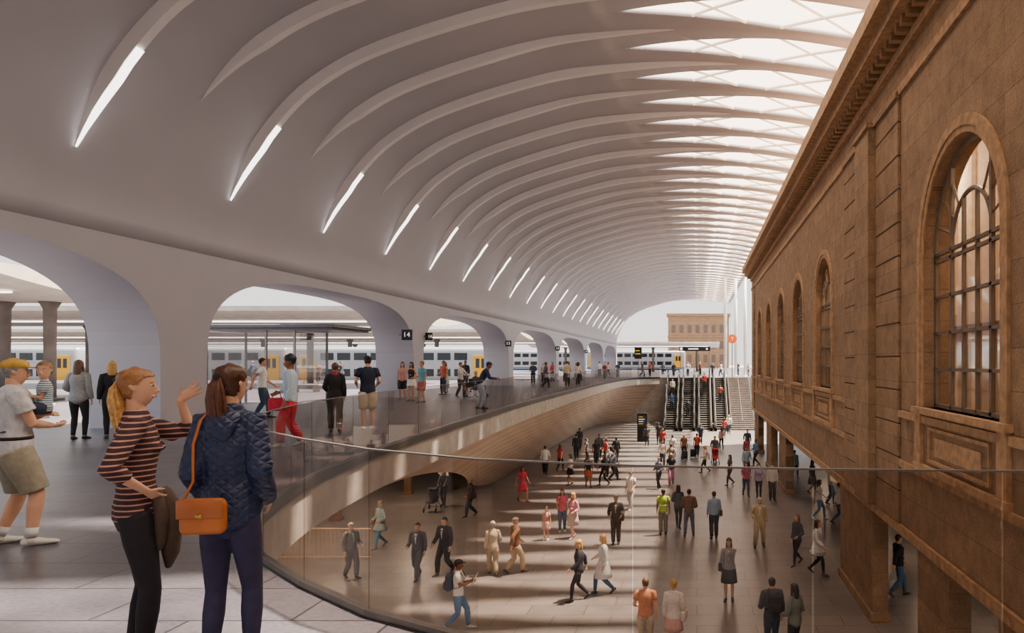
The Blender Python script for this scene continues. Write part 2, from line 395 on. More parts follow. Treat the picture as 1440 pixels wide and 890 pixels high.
# ------------------------------------------------------------------ stone building
XW=4.5
WC=[(12.3,1.8),(25.3,1.6),(31.7,1.6),(38.1,1.6),(44.5,1.6),(50.9,1.6)]
def wop(c,h): 
    return (c-h,c+h,lambda y:(.77,3.76+sqrt(max(0,h**2-(y-c)**2))))
mb=owall(XW,XW+.5,-1.95,9.0,-9.9,58.4,[wop(*c) for c in WC],24)
put('wall_right',mb.mesh('wall_right',M_STONE),label='brown sandstone facade with arched windows',cat='wall',kind='structure')
mb=MB(); mb.box(XW+.5,12,57.9,58.4,-1.95,9.0); mb.box(XW+.5,12,5,57.9,8.6,9.0); mb.box(XW+.5,12,5,57.9,-1.95,-1.55)
put('wall_end',mb.mesh('wall_end',M_STONE),label='brown sandstone end wall of the old building',cat='wall',kind='structure')
mb=MB(); mb.box(6.9,7.1,5,57.9,-1.5,8.6)
for i in range(44):
    mb.box(6.8,6.9,5.6+i*1.2,5.9+i*1.2,-1.5,8.6)
mb.box(6.75,6.9,5,57.9,2.6,2.9)
put('wall_interior',mb.mesh('wint',M_BEIGE),label='beige interior wall seen through the windows',cat='wall',kind='structure')
mb=MB(); ya,yb=-9.8,58.9
mb.box(XW-.06,XW,ya,yb-.35,7.55,7.75); mb.box(XW-.12,XW,ya,yb-.3,8.3,8.5)
mb.box(XW-.55,XW+.4,ya,yb,8.72,9.02); mb.box(XW-.78,XW+.4,ya,yb,9.02,9.42)
y=ya+.2
while y<yb-.5: mb.box(XW-.35,XW-.0,y,y+.16,8.54,8.72); y+=.4
put('trim_2',mb.mesh('cornice',M_STONE2),label='projecting stone cornice with a row of dentils',cat='cornice',kind='structure')
mb=MB(); mb.box(XW-.06,XW,ya,yb-.4,.46,.60); mb.box(XW-.05,XW,ya,yb-.4,-.62,-.48); mb.box(XW-.06,XW+.5,4,yb-.4,-2.1,-1.9)
put('trim_3',mb.mesh('bands',M_STONE2),label='horizontal stone bands along the facade',cat='trim',kind='structure')
M_GROOVE=mat('stone_groove','#4a3426',.9,0,.1,5)
def pil(y0,y1,nm,pr=.1,joint=True):
    mb=MB(); z=-1.9
    if joint:
        mb.box(XW-pr+.02,XW,y0+.01,y1-.01,-1.9,7.5,1)
        while z<7.4:
            mb.rbox((XW-pr/2,(y0+y1)/2,z+.36),(pr,y1-y0,.71),.014,0,None,1); z+=.74
    else: mb.box(XW-pr,XW,y0,y1,-1.9,7.5)
    mb.box(XW-pr-.06,XW,y0-.04,y1+.04,7.5,7.62)
    put(nm,mb.mesh(nm,[M_STONE,M_GROOVE]),label='flat stone pilaster with fine block joints',cat='pilaster',kind='structure')
pil(17.7,19.2,'trim_4',.24,False); pil(19.25,21.4,'trim_5',.07); pil(15.7,17.65,'trim_6',.07); pil(55.2,56.8,'trim_7',.07)
M_FRAME=mat('window_frame','#6a5848',.5,0,.1,5)
def window(i,c,hw):
    root=put('window_%d'%(i+1),None,label='tall arched multi-pane window in the sandstone facade',cat='window',kind='structure',loc=(XW,c,.77))
    mb=MB(); X0,X1=.2,.27; sp=2.99; ih=.75*hw/1.5
    for f_,w in ((-.965,.05),(-.5,.045),(-.17,.025),(.17,.025),(.5,.045),(.965,.05)):
        y=f_*hw; top=sp+ (sqrt(max(0,hw**2-y*y)) if abs(f_)<.9 else 0)
        if abs(f_)<.3: top=sp+ih*.95
        mb.box(X0,X1,y-w,y+w,0,top)
    for z in [0.05,.75,1.45,2.15,2.85,2.99]: mb.box(X0,X1,-hw,hw,z-.03,z+.03)
    for rr in (hw-.04,ih):
        pts=[(.235,rr*cos(pi*k/20),sp+rr*sin(pi*k/20)) for k in range(21)]
        mb.loft(pts,[(.04,.045)]*21,(1,0,0),6,0,0)
    for k in (1,2,3,7,8,9):
        a=pi*k/10
        mb.tube([(.235,ih*cos(a),sp+ih*sin(a)),(.235,(hw-.04)*cos(a),sp+(hw-.04)*sin(a))],.025,4)
    put('frame',mb.mesh('wframe',M_FRAME),root)
    mb=MB(); n=20; pts=[(.25,-hw,0),(.25,hw,0)]+[(.25,hw*cos(pi*k/n),sp+hw*sin(pi*k/n)) for k in range(n+1)]; mb.poly(pts)
    put('glass',mb.mesh('wglass',M_WGLASS),root)
    mb=MB(); n=24
    for (ra,rb,pr) in ((hw,hw+.12,.03),(hw+.12,hw+.3,.055)):
        for k in range(n):
            a0,a1=pi*k/n,pi*(k+1)/n
            q=[(ra*cos(a0),sp+ra*sin(a0)),(rb*cos(a0),sp+rb*sin(a0)),(rb*cos(a1),sp+rb*sin(a1)),(ra*cos(a1),sp+ra*sin(a1))]
            b=len(mb.v); mb.v+=[(-pr,y,z) for y,z in q]+[(0,y,z) for y,z in q]
            for f in ((0,1,2,3),(0,4,5,1),(1,5,6,2),(2,6,7,3),(3,7,4,0)): mb.q([b+t for t in f])
        for s in (-1,1): mb.box(-pr,0,min(s*ra,s*rb),max(s*ra,s*rb),0,sp)
    put('surround',mb.mesh('wsur',M_STONE2),root)
    mb=MB(); mb.box(-.14,.2,-hw-.4,hw+.4,-.12,.0)
    put('sill',mb.mesh('wsill',M_STONE2),root)
    mb=MB(); e=hw*.8
    for a,b_,c_,d in ((-e,e,-.36,-.42),(-e,e,-.98,-1.04),(-e,-e+.06,-.42,-.98),(e-.06,e,-.42,-.98)):
        mb.box(-.045,0,min(a,b_),max(a,b_),min(c_,d),max(c_,d))
    mb.box(-.03,0,-e+.35,e-.35,-.88,-.54); mb.box(-.085,0,-hw-.35,-hw,-1.12,-.12); mb.box(-.085,0,hw,hw+.35,-1.12,-.12); mb.box(-.1,0,-hw-.4,hw+.4,-1.25,-1.12)
    put('apron_panel',mb.mesh('wapr',M_STONE2),root)
for i,(c,h) in enumerate(WC): window(i,c,h)
for yy in (9,14,19,25,33,42,51):
    l=bpy.data.lights.new('room_fill','POINT'); l.energy=650; l.color=(1,.84,.66); l.shadow_soft_size=.3
    o=bpy.data.objects.new('room_fill',l); COL.objects.link(o); o.location=(5.9,yy,6.6); o['label']='added warm lamp inside the old building'; o['category']='fill'  # added fill lights that brighten the window panes from inside
for (a,b) in ((5.5,7.5),(9.2,10.6),(12.7,14.5),(18.2,22.3),(36,39),(43,46),(52,55.5)):
    mb=MB(); mb.box(XW,XW+.4,a,b,-5,-1.95); mb.box(XW-.06,XW+.46,a-.06,b+.06,-5,-4.75)
    put('pier',mb.mesh('pier',M_STONE),label='brown stone pier standing on the lower floor',cat='pier',group='stone piers under the facade')
mb=MB(); mb.box(12,12.4,3,80,-5,-1.95); 
put('wall_back',mb.mesh('wback',M_BRONZE),label='dark bronze wall behind the stone piers',cat='wall',kind='structure')
mb=MB(); mb.box(XW+.4,12,3,58.4,-2.2,-1.96)
put('ceiling',mb.mesh('soffit',M_CONCD),label='dark soffit under the old building',cat='ceiling',kind='structure')

# ------------------------------------------------------------------ balustrade
def panel(a,b,z=0,h=1.085,grp='glass balustrade around the void'):
    d=(b-a); L=d.length; ang=atan2(d.y,d.x)
    key=round(L,2)
    if key not in PM:
        g=MB(); g.box(.006,L-.006,-.007,.007,.02,h)
        r=MB(); r.box(0,L,-.009,.009,h-.002,h+.008)
        c=MB(); c.box(0,L,-.03,.03,0.012,.05)
        PM[key]=(g.mesh('bal_glass',M_GLASS),r.mesh('bal_rail',M_RAIL),c.mesh('bal_base',M_STEEL))
    g,r,c=PM[key]
    o=put('balustrade_panel',None,label='clear frameless glass balustrade panel with slim steel top rail',cat='balustrade',group=grp,loc=(a.x,a.y,z),rot=(0,0,ang))
    put('glass_pane',g,o); put('top_rail',r,o); put('base_channel',c,o)
PM={}
near=[p for p in EDGE if p.y<12]; farp=[p for p in EDGE if p.y>=12]
EPf=resample(farp,1.9); EPn=resample([farp[-1]]+near,1.0)
for E_ in (EPf,EPn):
    for a,b in zip(E_[:-1],E_[1:]): panel(a,b)

# ------------------------------------------------------------------ escalators
M_STEP=mat('step_metal','#7d7774',.45,.4,.1,8)
def escalator(xc):
    root=put('escalator',None,label='black-railed escalator rising to the upper concourse',cat='escalator',group='bank of escalators',loc=(xc,70,-5))
    rise=5.0; run=8.8; n=25
    mb=MB(); mb.box(-.5,.5,-1,.2,0,.02)
    for i in range(n):
        y0=.2+run*i/n; y1=.2+run*(i+1)/n; z=rise*(i+1)/n
        mb.poly([(-.5,y0,z-rise/n),(.5,y0,z-rise/n),(.5,y0,z),(-.5,y0,z)],1)
        mb.poly([(-.5,y0,z),(.5,y0,z),(.5,y1,z),(-.5,y1,z)],0)
    mb.box(-.5,.5,.2+run,1.2+run,rise-.05,rise)
    put('steps',mb.mesh('esc_steps',[M_STEP,M_BLACK]),root)
    for s in (-1,1):
        mb=MB(); x0,x1=(s*.5,s*.72); x0,x1=min(x0,x1),max(x0,x1)
        P=[(-1.2,.0,.35),(.2,.0,.35),(.2+run,rise-.0,rise+.35),(1.4+run,rise,rise+.35)]
        for (ya,za,zb),(yc,zc,zd) in zip(P[:-1],P[1:]):
            b=len(mb.v)
            for X in (x0,x1): mb.v+=[(X,ya,za-.5 if za>0 else za),(X,ya,zb),(X,yc,zc-.5 if zc>0 else zc),(X,yc,zd)]
            for f in ((0,1,3,2),(4,6,7,5),(1,5,7,3),(0,2,6,4)): mb.q([b+t for t in f])
        put('skirt_panel',mb.mesh('esc_skirt',M_BLACK),root)
        mb=MB(); X=s*.61
        P=[(-1.2,.3,.9),(.2,.3,.95),(.2+run,rise+.3,rise+.95),(1.4+run,rise+.3,rise+.9)]
        for (ya,za,zb),(yc,zc,zd) in zip(P[:-1],P[1:]):
            b=len(mb.v)
            for xx in (X-.01,X+.01): mb.v+=[(xx,ya,za),(xx,ya,zb),(xx,yc,zc),(xx,yc,zd)]
            for f in ((0,1,3,2),(4,6,7,5)): mb.q([b+t for t in f])
        put('glass_side',mb.mesh('esc_glass',M_WGLASS),root)
        mb=MB(); pts=[(X,-1.2,.3),(X,-1.42,.6),(X,-1.2,.93),(X,.2,.98),(X,.2+run,rise+.98),(X,1.4+run,rise+.93),(X,1.62+run,rise+.6),(X,1.4+run,rise+.3)]
        mb.loft(pts,[(.05,.04)]*len(pts),(1,0,0),8,0,0)
        put('handrail',mb.mesh('esc_rail',M_RUB),root)
for xc in (-2.6,-.9,.8,2.45): escalator(xc)
mb=MB(); n=29
for i in range(n): mb.box(3.35,5.7,70+10.1*i/n,80.1,-5+5*i/n,-5+5*(i+1)/n-.0)
st=put('staircase',mb.mesh('stairs',M_CONCD),label='wide grey stone staircase beside the escalators',cat='staircase')
for x in (3.4,4.5,5.65):
    mb=MB(); mb.tube([(x,69.7,-4.05),(x,70,-4.05),(x,80.1,.95),(x,80.8,.95)],.03,6)
    for t in range(6): yy=70+2*t; mb.tube([(x,yy,-5+5*(yy-70)/10.2),(x,yy,-4.05+5*(yy-70)/10.2)],.018,5)
    put('stair_handrail',mb.mesh('shr',M_STEEL),label='slim steel stair handrail on posts',cat='handrail',group='stair handrails')

# ------------------------------------------------------------------ text helper / signs
def text(s,size,m,parent,loc,rot=(pi/2,0,0),name='lettering'):
    c=bpy.data.curves.new('t','FONT'); c.body=s; c.size=size; c.align_x='CENTER'; c.align_y='CENTER'; c.extrude=.004; c.space_character=1.12
    o=bpy.data.objects.new('tmp',c); COL.objects.link(o); dg=bpy.context.evaluated_depsgraph_get()
    me=bpy.data.meshes.new_from_object(o.evaluated_get(dg)); bpy.data.objects.remove(o)
    me.materials.clear(); me.materials.append(m); me.polygons.foreach_set('material_index',[0]*len(me.polygons))
    return put(name,me,parent,loc=loc,rot=rot)
M_LET=mat('white_lettering','#ffffff',.5,0,0,1,0,.6)
M_YEL=mat('yellow_lettering','#f4c430',.5,0,0,1,0,.3)
def numsign(x,y,z,s,txt,ry=0):
    mb=MB(); mb.rbox((0,0,0),(s,.12,s),.01,0,None,1)
    o=put('platform_sign',mb.mesh('psign',M_BLACK),label='square black platform number sign reading '+txt,cat='sign',group='platform number signs',loc=(x,y,z),rot=(0,0,radians(ry)))
    text(txt,s*.62,M_LET,o,(0,-.066,0))
    mb=MB(); mb.box(-s*.5-.12,-s*.5,-.03,.03,-.04,.04); put('bracket',mb.mesh('brk',M_STEEL),o)
numsign(-13.2,32.4,2.92,.48,'14'); numsign(-13.3,35.3,2.95,.38,'14',66); numsign(-13.2,49.8,3.0,.42,'13'); numsign(-13.2,67.4,3.0,.42,'13'); numsign(-13.2,84.8,3.0,.4,'12')
o=put('information_pylon',(lambda m_:(m_.rbox((0,0,1.2),(.85,.3,2.4),.03),m_)[1])(MB()).mesh('pyl',M_BLACK),label='tall black departure information pylon with screen',cat='information board',loc=(-4.6,60,-5))
mb=MB(); mb.box(-.36,.36,-.17,-.15,1.3,2.2); put('screen',mb.mesh('scr',mat('screen','#23262c',.3,0,.1,3,0,.3)),o)
for k,(w,zz,mm) in enumerate(((.35,2.1,M_YEL),(.5,1.9,M_LET),(.4,1.72,M_LET),(.38,1.52,M_YEL))):
    mb=MB(); mb.box(-.3,-.3+w,-.18,-.17,zz-.03,zz+.02); put('text_line',mb.mesh('tl',mm),o)
mb=MB(); mb.rbox((0,0,0),(.95,.2,1.5),.03); o=put('hanging_sign',mb.mesh('hs',M_BLACK),label='black departure screen with yellow lines on a post',cat='sign',loc=(-7.6,92,2.9))
for zz,w in ((.3,.55),(-.1,.65)):
    mb=MB(); mb.box(-.35,-.35+w,-.12,-.1,zz-.06,zz+.06); put('text_line',mb.mesh('tl',M_YEL),o)
mb=MB(); mb.box(-.03,.03,-.03,.03,-2.88,-.7); put('post',mb.mesh('pp',M_STEEL),o)
mb=MB(); mb.rbox((0,0,0),(4.4,.2,.62),.03); o=put('direction_sign',mb.mesh('ds',M_BLACK),label='long black direction sign with white marks',cat='sign',loc=(-.3,100,3.6))
mb=MB(); mb.disc((-1.9,-.12,0),(0,1,0),.2,.04); put('marking',mb.mesh('mk',M_LET),o)
mb=MB(); mb.box(-.9,.5,-.13,-.1,-.08,.08); put('marking',mb.mesh('mk',M_LET),o)
mb=MB(); mb.disc((1.7,-.12,0),(0,1,0),.14,.04); put('marking',mb.mesh('mk',M_LET),o)
for x in (-2,2):
    mb=MB(); mb.box(x-.04,x+.04,-.04,.04,-3.6,-.3); put('post',mb.mesh('pp',M_STEEL),o)
M_OR=mat('orange_sign','#e8641b',.5,0,0,1,0,.3)
mb=MB(); mb.disc((0,0,0),(0,1,0),.52,.12,28); o=put('round_sign',mb.mesh('rs',M_OR),label='round orange sign with a white letter T',cat='sign',loc=(4.0,80.6,4.35))
text('T',.5,M_LET,o,(0,-.07,0))
mb=MB(); mb.tube([(0,0,-4.35),(0,0,-.5)],.05); put('post',mb.mesh('pp',M_STEEL),o)
for (x,y) in ((3.3,82.5),(4.6,84),(5.6,82.5),(7.2,86)):
    mb=MB(); mb.loft([(0,0,0),(0,0,6),(0,0,11.6)],[.17,.2,.15],(1,0,0),16,0,0); mb.box(-.3,.3,-.3,.3,0,.1)
    put('white_column',mb.mesh('wc',M_WHITE,True),label='slender tall white steel column',cat='column',group='white columns at the hall end',loc=(x,y,0))

# ------------------------------------------------------------------ platforms
def canopy(x0,x1,y0,y1,zb,cols,col='#c9bfb2'):
    root=put('platform_canopy',None,label='long pale platform canopy with curved underside on columns',cat='canopy',group='platform canopies',loc=((x0+x1)/2,(y0+y1)/2,0))
    cx=(x0+x1)/2; cy=(y0+y1)/2; hw=(y1-y0)/2; n=18; mb=MB()
    for X in (x0-cx,x1-cx):
        for k in range(n+1):
            u=-1+2*k/n; mb.v.append((X,u*hw,zb+.65*abs(u)**1.6))
            mb.v.append((X,u*hw,zb+.95))
    N=2*(n+1)
    for k in range(n):
        a=2*k; mb.q((a,a+2,N+a+2,N+a)); mb.q((a+1,N+a+1,N+a+3,a+3)); mb.q((a,a+1,a+3,a+2)); mb.q((N+a,N+a+2,N+a+3,N+a+1))
    mb.q((0,N,N+1,1)); a=2*n; mb.q((a,a+1,N+a+1,N+a))
    put('canopy_roof',mb.mesh('can',mat('canopy_concrete',col,.8,0,.12,1.5)),root)
    for x in cols:
        mb=MB(); mb.loft([(x-cx,0,0),(x-cx,0,2.2),(x-cx,0,zb-.3),(x-cx,0,zb+.1)],[.22,.22,.24,.45],(1,0,0),16,0,0); mb.box(x-cx-.35,x-cx+.35,-.35,.35,0,.12)
        put('column',mb.mesh('ccol',M_CONCD,True),root)
    mb=MB(); mb.box(x0-cx+2,x1-cx-2,-hw*.5-.05,-hw*.5+.05,zb+.1,zb+.17); put('lamp_line',mb.mesh('cl',M_EMIT),root)
canopy(-85,-25,25,37,4.3,(-28.2,-30.2,-38,-46,-54)); canopy(-95,-19,45,58,4.3,(-22,-28,-36,-44,-52,-60)); canopy(-105,-19,76,88,4.3,(-22,-30,-40,-50,-60,-70)); canopy(-100,-19,98,110,4.3,(-22,-30,-40,-50))
canopy(-30,4,125,135,4.4,(-24,-16,-8,0),'#e6e2dc')
M_TS=mat('train_silver','#a9acb0',.35,.5,.05,2); M_TY=mat('train_yellow','#e0a81c',.45,0,.05,2); M_TW=mat('train_window','#20262c',.15,.2,.1,3); M_TB=mat('train_blue','#3c6f9e',.45,0,.05,2)
def carriage(x,y,z,first=False):
    root=put('train_carriage',None,label='silver double-deck train carriage with yellow doors',cat='train',group='train at the platform',loc=(x,y,z))
    mb=MB(); mb.rbox((0,0,2.35),(19.4,2.9,3.7),.35,0,None,3); put('body',mb.mesh('tb',M_TS,True),root)
    for i in range(9):
        xx=-6.4+i*1.6
        for zz in (1.75,3.3):
            mb=MB(); mb.rbox((xx,-1.46,zz),(1.25,.06,.7),.02,0,None,1); put('window',mb.mesh('tw',M_TW),root)
    for xx in (-8.3,8.3):
        mb=MB(); mb.rbox((xx,-1.47,2.2),(1.5,.08,2.5),.03,0,None,1); mb.box(xx-.45,xx-.1,-1.53,-1.5,2.2,3.1,1); mb.box(xx+.1,xx+.45,-1.53,-1.5,2.2,3.1,1); put('door',mb.mesh('td',[M_TY,M_TW]),root)
    mb=MB(); mb.box(-9.5,9.5,-1.47,-1.44,.75,1.0); put('stripe',mb.mesh('ts',M_TB),root)
    mb=MB()
    for xx in (-7.5,-5.5,5.5,7.5): mb.disc((xx,-1.0,.42),(0,1,0),.42,.15,16); mb.disc((xx,1.0,.42),(0,1,0),.42,.15,16)
    mb.box(-8.5,8.5,-1.1,1.1,.35,.6); put('bogie',mb.mesh('tbg',M_BLACK),root)
for i in range(5): carriage(-29-20*i,69.5,-1.05)
carriage(-12,141,-.2); carriage(-32,141,-.2)
root=put('glass_shelter',None,label='glass lift shelter with flat grey roof on the concourse',cat='shelter',loc=(-16.6,28.6,0))
mb=MB(); mb.rbox((0,0,3.05),(5.6,3.2,.15),.04); mb.box(-2.7,2.7,-1.5,1.5,2.9,2.97); put('roof',mb.mesh('kr',mat('roof_grey','#57545a',.5,.2,.1,4)),root)
for (x,y) in ((-2.3,-1.2),(0,-1.2),(1.1,-1.2),(-2.3,1.2),(1.1,1.2)):
    mb=MB(); mb.box(x-.035,x+.035,y-.035,y+.035,0,2.9); put('post',mb.mesh('kp',M_STEEL),root)
for a in ((-2.3,0,-1.2,-1.2),(0.02,1.1,-1.2,-1.2),(-2.3,1.1,1.2,1.2),(1.1,1.1,-1.15,1.15),(-2.3,-2.3,-1.15,1.15)):
    mb=MB(); mb.box(a[0]-.01,a[1]+.01,a[2]-.01,a[3]+.01,.05,2.85); put('glass_pane',mb.mesh('kg',M_KGLASS),root)
for (x,y) in ((-13.0,12.2),(-20,21),(-22,40),(-17.8,17.5)):
    root=put('bench',None,label='pale stone bench with steel armrests on the platform',cat='bench',group='stone benches',loc=(x,y,0))
    mb=MB(); mb.rbox((0,0,.4),(1.7,.5,.1),.02); put('seat',mb.mesh('bs',M_CONC),root)
    for xx in (-.6,.6):
        mb=MB(); mb.box(xx-.1,xx+.1,-.2,.2,0,.35); put('base',mb.mesh('bb',M_CONC),root)
    for x_ in (-.8,0,.8):
        mb=MB(); mb.tube([(x_,-.2,.45),(x_,-.2,.62),(x_,.2,.62),(x_,.2,.45)],.02); put('armrest',mb.mesh('ba',M_STEEL),root)
mb=MB()
for t in range(26): mb.tube([(-14.6+t*.14,24,-5),(-14.6+t*.14,24,-3.95)],.010,5)
mb.tube([(-14.7,24,-3.95),(-11,24,-3.95)],.025,6); mb.tube([(-14.7,24,-4.9),(-11,24,-4.9)],.02,6)
put('railing',mb.mesh('rl',mat('beige_metal','#c9a983',.5,.2,.1,3)),label='beige vertical-bar railing on the lower level',cat='railing')
M_BRK=tilemat('far_brick','#b8926e','#ab8663','#947458',1.2,.5,'XZ',.9,.15)
M_FW=mat('far_window','#6e5848',.4,0,.1,3)
mb=MB(); mb.box(-9,10,222,236,-.2,16.2,0); mb.box(-9.5,10.5,221.5,236,16.2,17); mb.box(-9.2,10.2,221.7,222,9.5,10)
for i in range(7):
    for z in (1.8,6,11): mb.box(-7.9+i*2.5,-6.7+i*2.5,221.9,222.1,z,z+2.4,1)
put('brick_building',mb.mesh('bb',[M_BRK,M_FW]),label='distant brown brick building with rows of windows',cat='building')

# ------------------------------------------------------------------ people
def headr(z):
    T=[(-.118,.022,.026,.045),(-.105,.04,.048,.036),(-.08,.054,.068,.022),(-.045,.064,.083,.010),(0,.072,.093,.002),(.04,.075,.098,-.003),(.075,.069,.09,-.006),(.1,.053,.07,-.008),(.115,.032,.044,-.008),(.121,.012,.016,-.008)]
    for a,b in zip(T[:-1],T[1:]):
        if z<=b[0]:
            f=max(0,(z-a[0])/(b[0]-a[0])); return [a[i]+(b[i]-a[i])*f for i in (1,2,3)]
    return T[-1][1:]
def ik(a,t,l1,l2,pole):
    d=t-a; D=d.length; mxl=(l1+l2)*.995
    if D>mxl: d=d*(mxl/D); t=a+d; D=mxl
    x=(l1*l1-l2*l2+D*D)/(2*D); h=sqrt(max(0,l1*l1-x*x)); dn=d.normalized()
    p=pole-dn*pole.dot(dn); p=p.normalized() if p.length>1e-6 else V3((0,1,0))
    return a+dn*x+p*h,t
ARM={'down':(.06,.04,-.52),'fwd':(.03,.26,-.43),'back':(.07,-.24,-.44),'hold':(-.12,.3,-.2),'chin':(-.1,.17,.0),'ear':(-.02,.08,.1),
 'hip':(.02,.05,-.36),'push':(-.0,.42,-.3),'cross':(-.24,.2,-.24),'carry':(-.08,.24,-.2),'pull':(.1,-.25,-.44),'bend':(.04,.2,-.36),'point':(-.12,.34,.15),'baby':(-.13,.16,-.1),'rail':(.0,.36,-.28),'lap':(-.05,.3,-.34)}
TM=[(.80,.10,.085),(.86,.15,.105),(.93,.168,.115),(1.0,.158,.11),(1.08,.147,.10),(1.18,.153,.108),(1.28,.168,.118),(1.37,.176,.112),(1.43,.158,.088),(1.475,.10,.068),(1.51,.06,.058)]
TF=[(.80,.10,.09),(.86,.155,.115),(.93,.170,.12),(1.0,.15,.108),(1.08,.124,.092),(1.18,.13,.10),(1.28,.146,.122),(1.36,.153,.108),(1.42,.138,.08),(1.465,.085,.06),(1.50,.05,.05)]
PEOPLE=[]
def person(X,Y,rot,H,sex,pose,aL,aR,hair,skin,top,bot,shoe='#26221f',z=0,lean=0,hy=0,hp=0,lod=1,label='',b=1.0,grp=None,armo=None,hsc=1.0):
    k=H/1.75; child=H<1.4; hs=(1.25 if H>1 else 1.5) if child else hsc
    female=sex=='f'; T=TF if female else TM
    n={2:20,1:12,0:8}[lod]
    drop=-.022; sit=pose=='sit'; stride=0
    feet={}
    if pose in('walk','walk2'):
        drop=.02; fr=-1 if pose=='walk' else 1; stride=.25
        feet[fr]=(V3((fr*.075,.23,.085)),0); feet[-fr]=(V3((-fr*.075,-.28,.15)),34)
    elif pose=='step':
        drop=0; stride=.15
        feet[-1]=(V3((-.08,.16,.085)),0); feet[1]=(V3((.08,-.18,.11)),15)
    elif sit:
        drop=.42
        for s in(-1,1): feet[s]=(V3((s*.10,.46,.14)),0)
    elif pose=='wide':
        drop=.0
        feet[1]=(V3((.16,.1,.085)),0); feet[-1]=(V3((-.15,-.08,.085)),0)
    else:
        feet[1]=(V3((.095,.03,.085)),0); feet[-1]=(V3((-.095,-.03,.085)),0)
    la=radians(lean)
    def S(zz,x=0,y=0):
        t=min(1,max(0,(zz-.9)/.2)); a=la*t; zr=zz-.95
        return V3((x,y*cos(a)+zr*sin(a),.95-drop+zr*cos(a)-y*sin(a)))
    def tr(zz):
        if zz<=T[0][0]: return T[0][1]*b,T[0][2]*b
        for a_,c_ in zip(T[:-1],T[1:]):
            if zz<=c_[0]:
                f=(zz-a_[0])/(c_[0]-a_[0]); return (a_[1]+(c_[1]-a_[1])*f)*b,(a_[2]+(c_[2]-a_[2])*f)*b
        return T[-1][1],T[-1][2]
    jx=(.158 if female else .183)*b; jz=1.405 if female else 1.415
    am=(.84 if female else 1.0)*(.5+.5*b)
    arms={}; legs={}
    for s,nm in((-1,aL),(1,aR)):
        sh=S(jz,s*jx,0)
        off=V3((armo or {}).get(s,ARM[nm])); tgt=sh+V3((s*off.x,off.y,off.z))
        pole=V3((s*.35,-1,-.3)) if nm not in('hip',) else V3((s*1,-.9,.1))
        if nm in('ear','point'): pole=V3((s*.3,.2,-1))
        if nm=='baby': pole=V3((s*.9,-.3,-.9))
        e,w=ik(sh,tgt,.285,.25,pole); arms[s]=(sh,e,w)
    for s in(-1,1):
        hp_=V3((s*.088*b,0,.90-drop)) if not sit else V3((s*.09,0,.50))
        kn,an=ik(hp_,feet[s][0],.435,.41,V3((s*.08,1,.15)) if not sit else V3((0,.3,1)))
        legs[s]=(hp_,kn,an)
    HM=Matrix.Translation(S(1.525))@Matrix.Rotation(radians(hy),4,'Z')@Matrix.Rotation(-(la*.55+radians(hp)),4,'X')@Matrix.Scale(hs,4)@Matrix.Translation((0,.012,.112))
    def hd(x,y,zz): return HM@V3((x,y,zz))
    lr=1.05 if not female else 1.0
    def legpts(s,off,frm=0,to=1.0,flare=0):
        h,kn,an=legs[s]; P=[h,h.lerp(kn,.35),h.lerp(kn,.75),kn,kn.lerp(an,.3),kn.lerp(an,.7),an]
        Rr=[.088,.084,.064,.053,.056,.042,.034]; Rr=[r*lr*(.4+.6*b) for r in Rr]
        L=[0,.17,.37,.5,.65,.85,1.0]
        pts=[];rad=[]
        for p,r,l in zip(P,Rr,L):
            if l<=to: pts.append(p); rad.append(r+off+flare*l)
            else:
                i=L.index(l); f=(to-L[i-1])/(l-L[i-1]); pts.append(P[i-1].lerp(p,f)); rad.append(Rr[i-1]+(r-Rr[i-1])*f+off+flare*to); break
        return pts,rad
    def armpts(s,off,to=1.0,flare=0):
        sh,e,w=arms[s]; inn=S(jz+.012,s*(jx-.07),0)
        P=[inn,sh,sh.lerp(e,.3),sh.lerp(e,.7),e,e.lerp(w,.3),e.lerp(w,.7),w]; Rr=[.05,.056,.05,.043,.039,.041,.032,.026]; L=[-.1,0,.16,.37,.52,.66,.85,1]
        pts=[];rad=[]
        for i,(p,r,l) in enumerate(zip(P,Rr,L)):
            if l<=to: pts.append(p); rad.append(r*am+off)
            else:
                f=(to-L[i-1])/(l-L[i-1]); pts.append(P[i-1].lerp(p,f)); rad.append((Rr[i-1]+(r-Rr[i-1])*f)*am+off+flare); break
        return pts,rad
    def torso(mb_,z0,z1,off,steps=10):
        zs=[z0+(z1-z0)*i/steps for i in range(steps+1)]
        mb_.loft([S(q) for q in zs],[(tr(q)[0]+off,tr(q)[1]+off) for q in zs],(1,0,0),max(n,12),0,.4)
    def fin(mb_,name,m_,par=None,vox=0,smooth=True,**kw):
        mb_.v=[tuple(V3(v)*k) for v in mb_.v]
        o=put(name,mb_.mesh(name,m_,smooth),par,**kw)
        if vox:
            r=o.modifiers.new('r','REMESH'); r.mode='VOXEL'; r.voxel_size=vox; r.use_smooth_shade=True
            c=o.modifiers.new('c','SMOOTH'); c.factor=.5; c.iterations=2
        return o
    B=MB(); torso(B,.80,1.50,-.004,14)
    nk=.047 if female else .058
    B.loft([S(1.45),S(1.50),hd(0,-.015,-.085),hd(0,-.01,-.03)],[nk*1.2,nk,nk*.95,nk*.9],(1,0,0),n)
    hz=[-.118+.239*i/14 for i in range(15)]
    B.loft([hd(0,headr(q)[2],q) for q in hz],[(headr(q)[0]*hs,headr(q)[1]*hs) for q in hz],HM.to_3x3()@V3((1,0,0)),max(n,12),0,.1)
    B.loft([hd(0,.088,.012),hd(0,.1,-.012),hd(0,.111,-.034),hd(0,.092,-.045)],[.008*hs,.010*hs,.0125*hs,.011*hs],(1,0,0),8)
    B.loft([hd(0,.078,-.062),hd(0,.088,-.068),hd(0,.078,-.078)],[(.022*hs,.006),(.024*hs,.008),(.02*hs,.006)],(1,0,0),8)
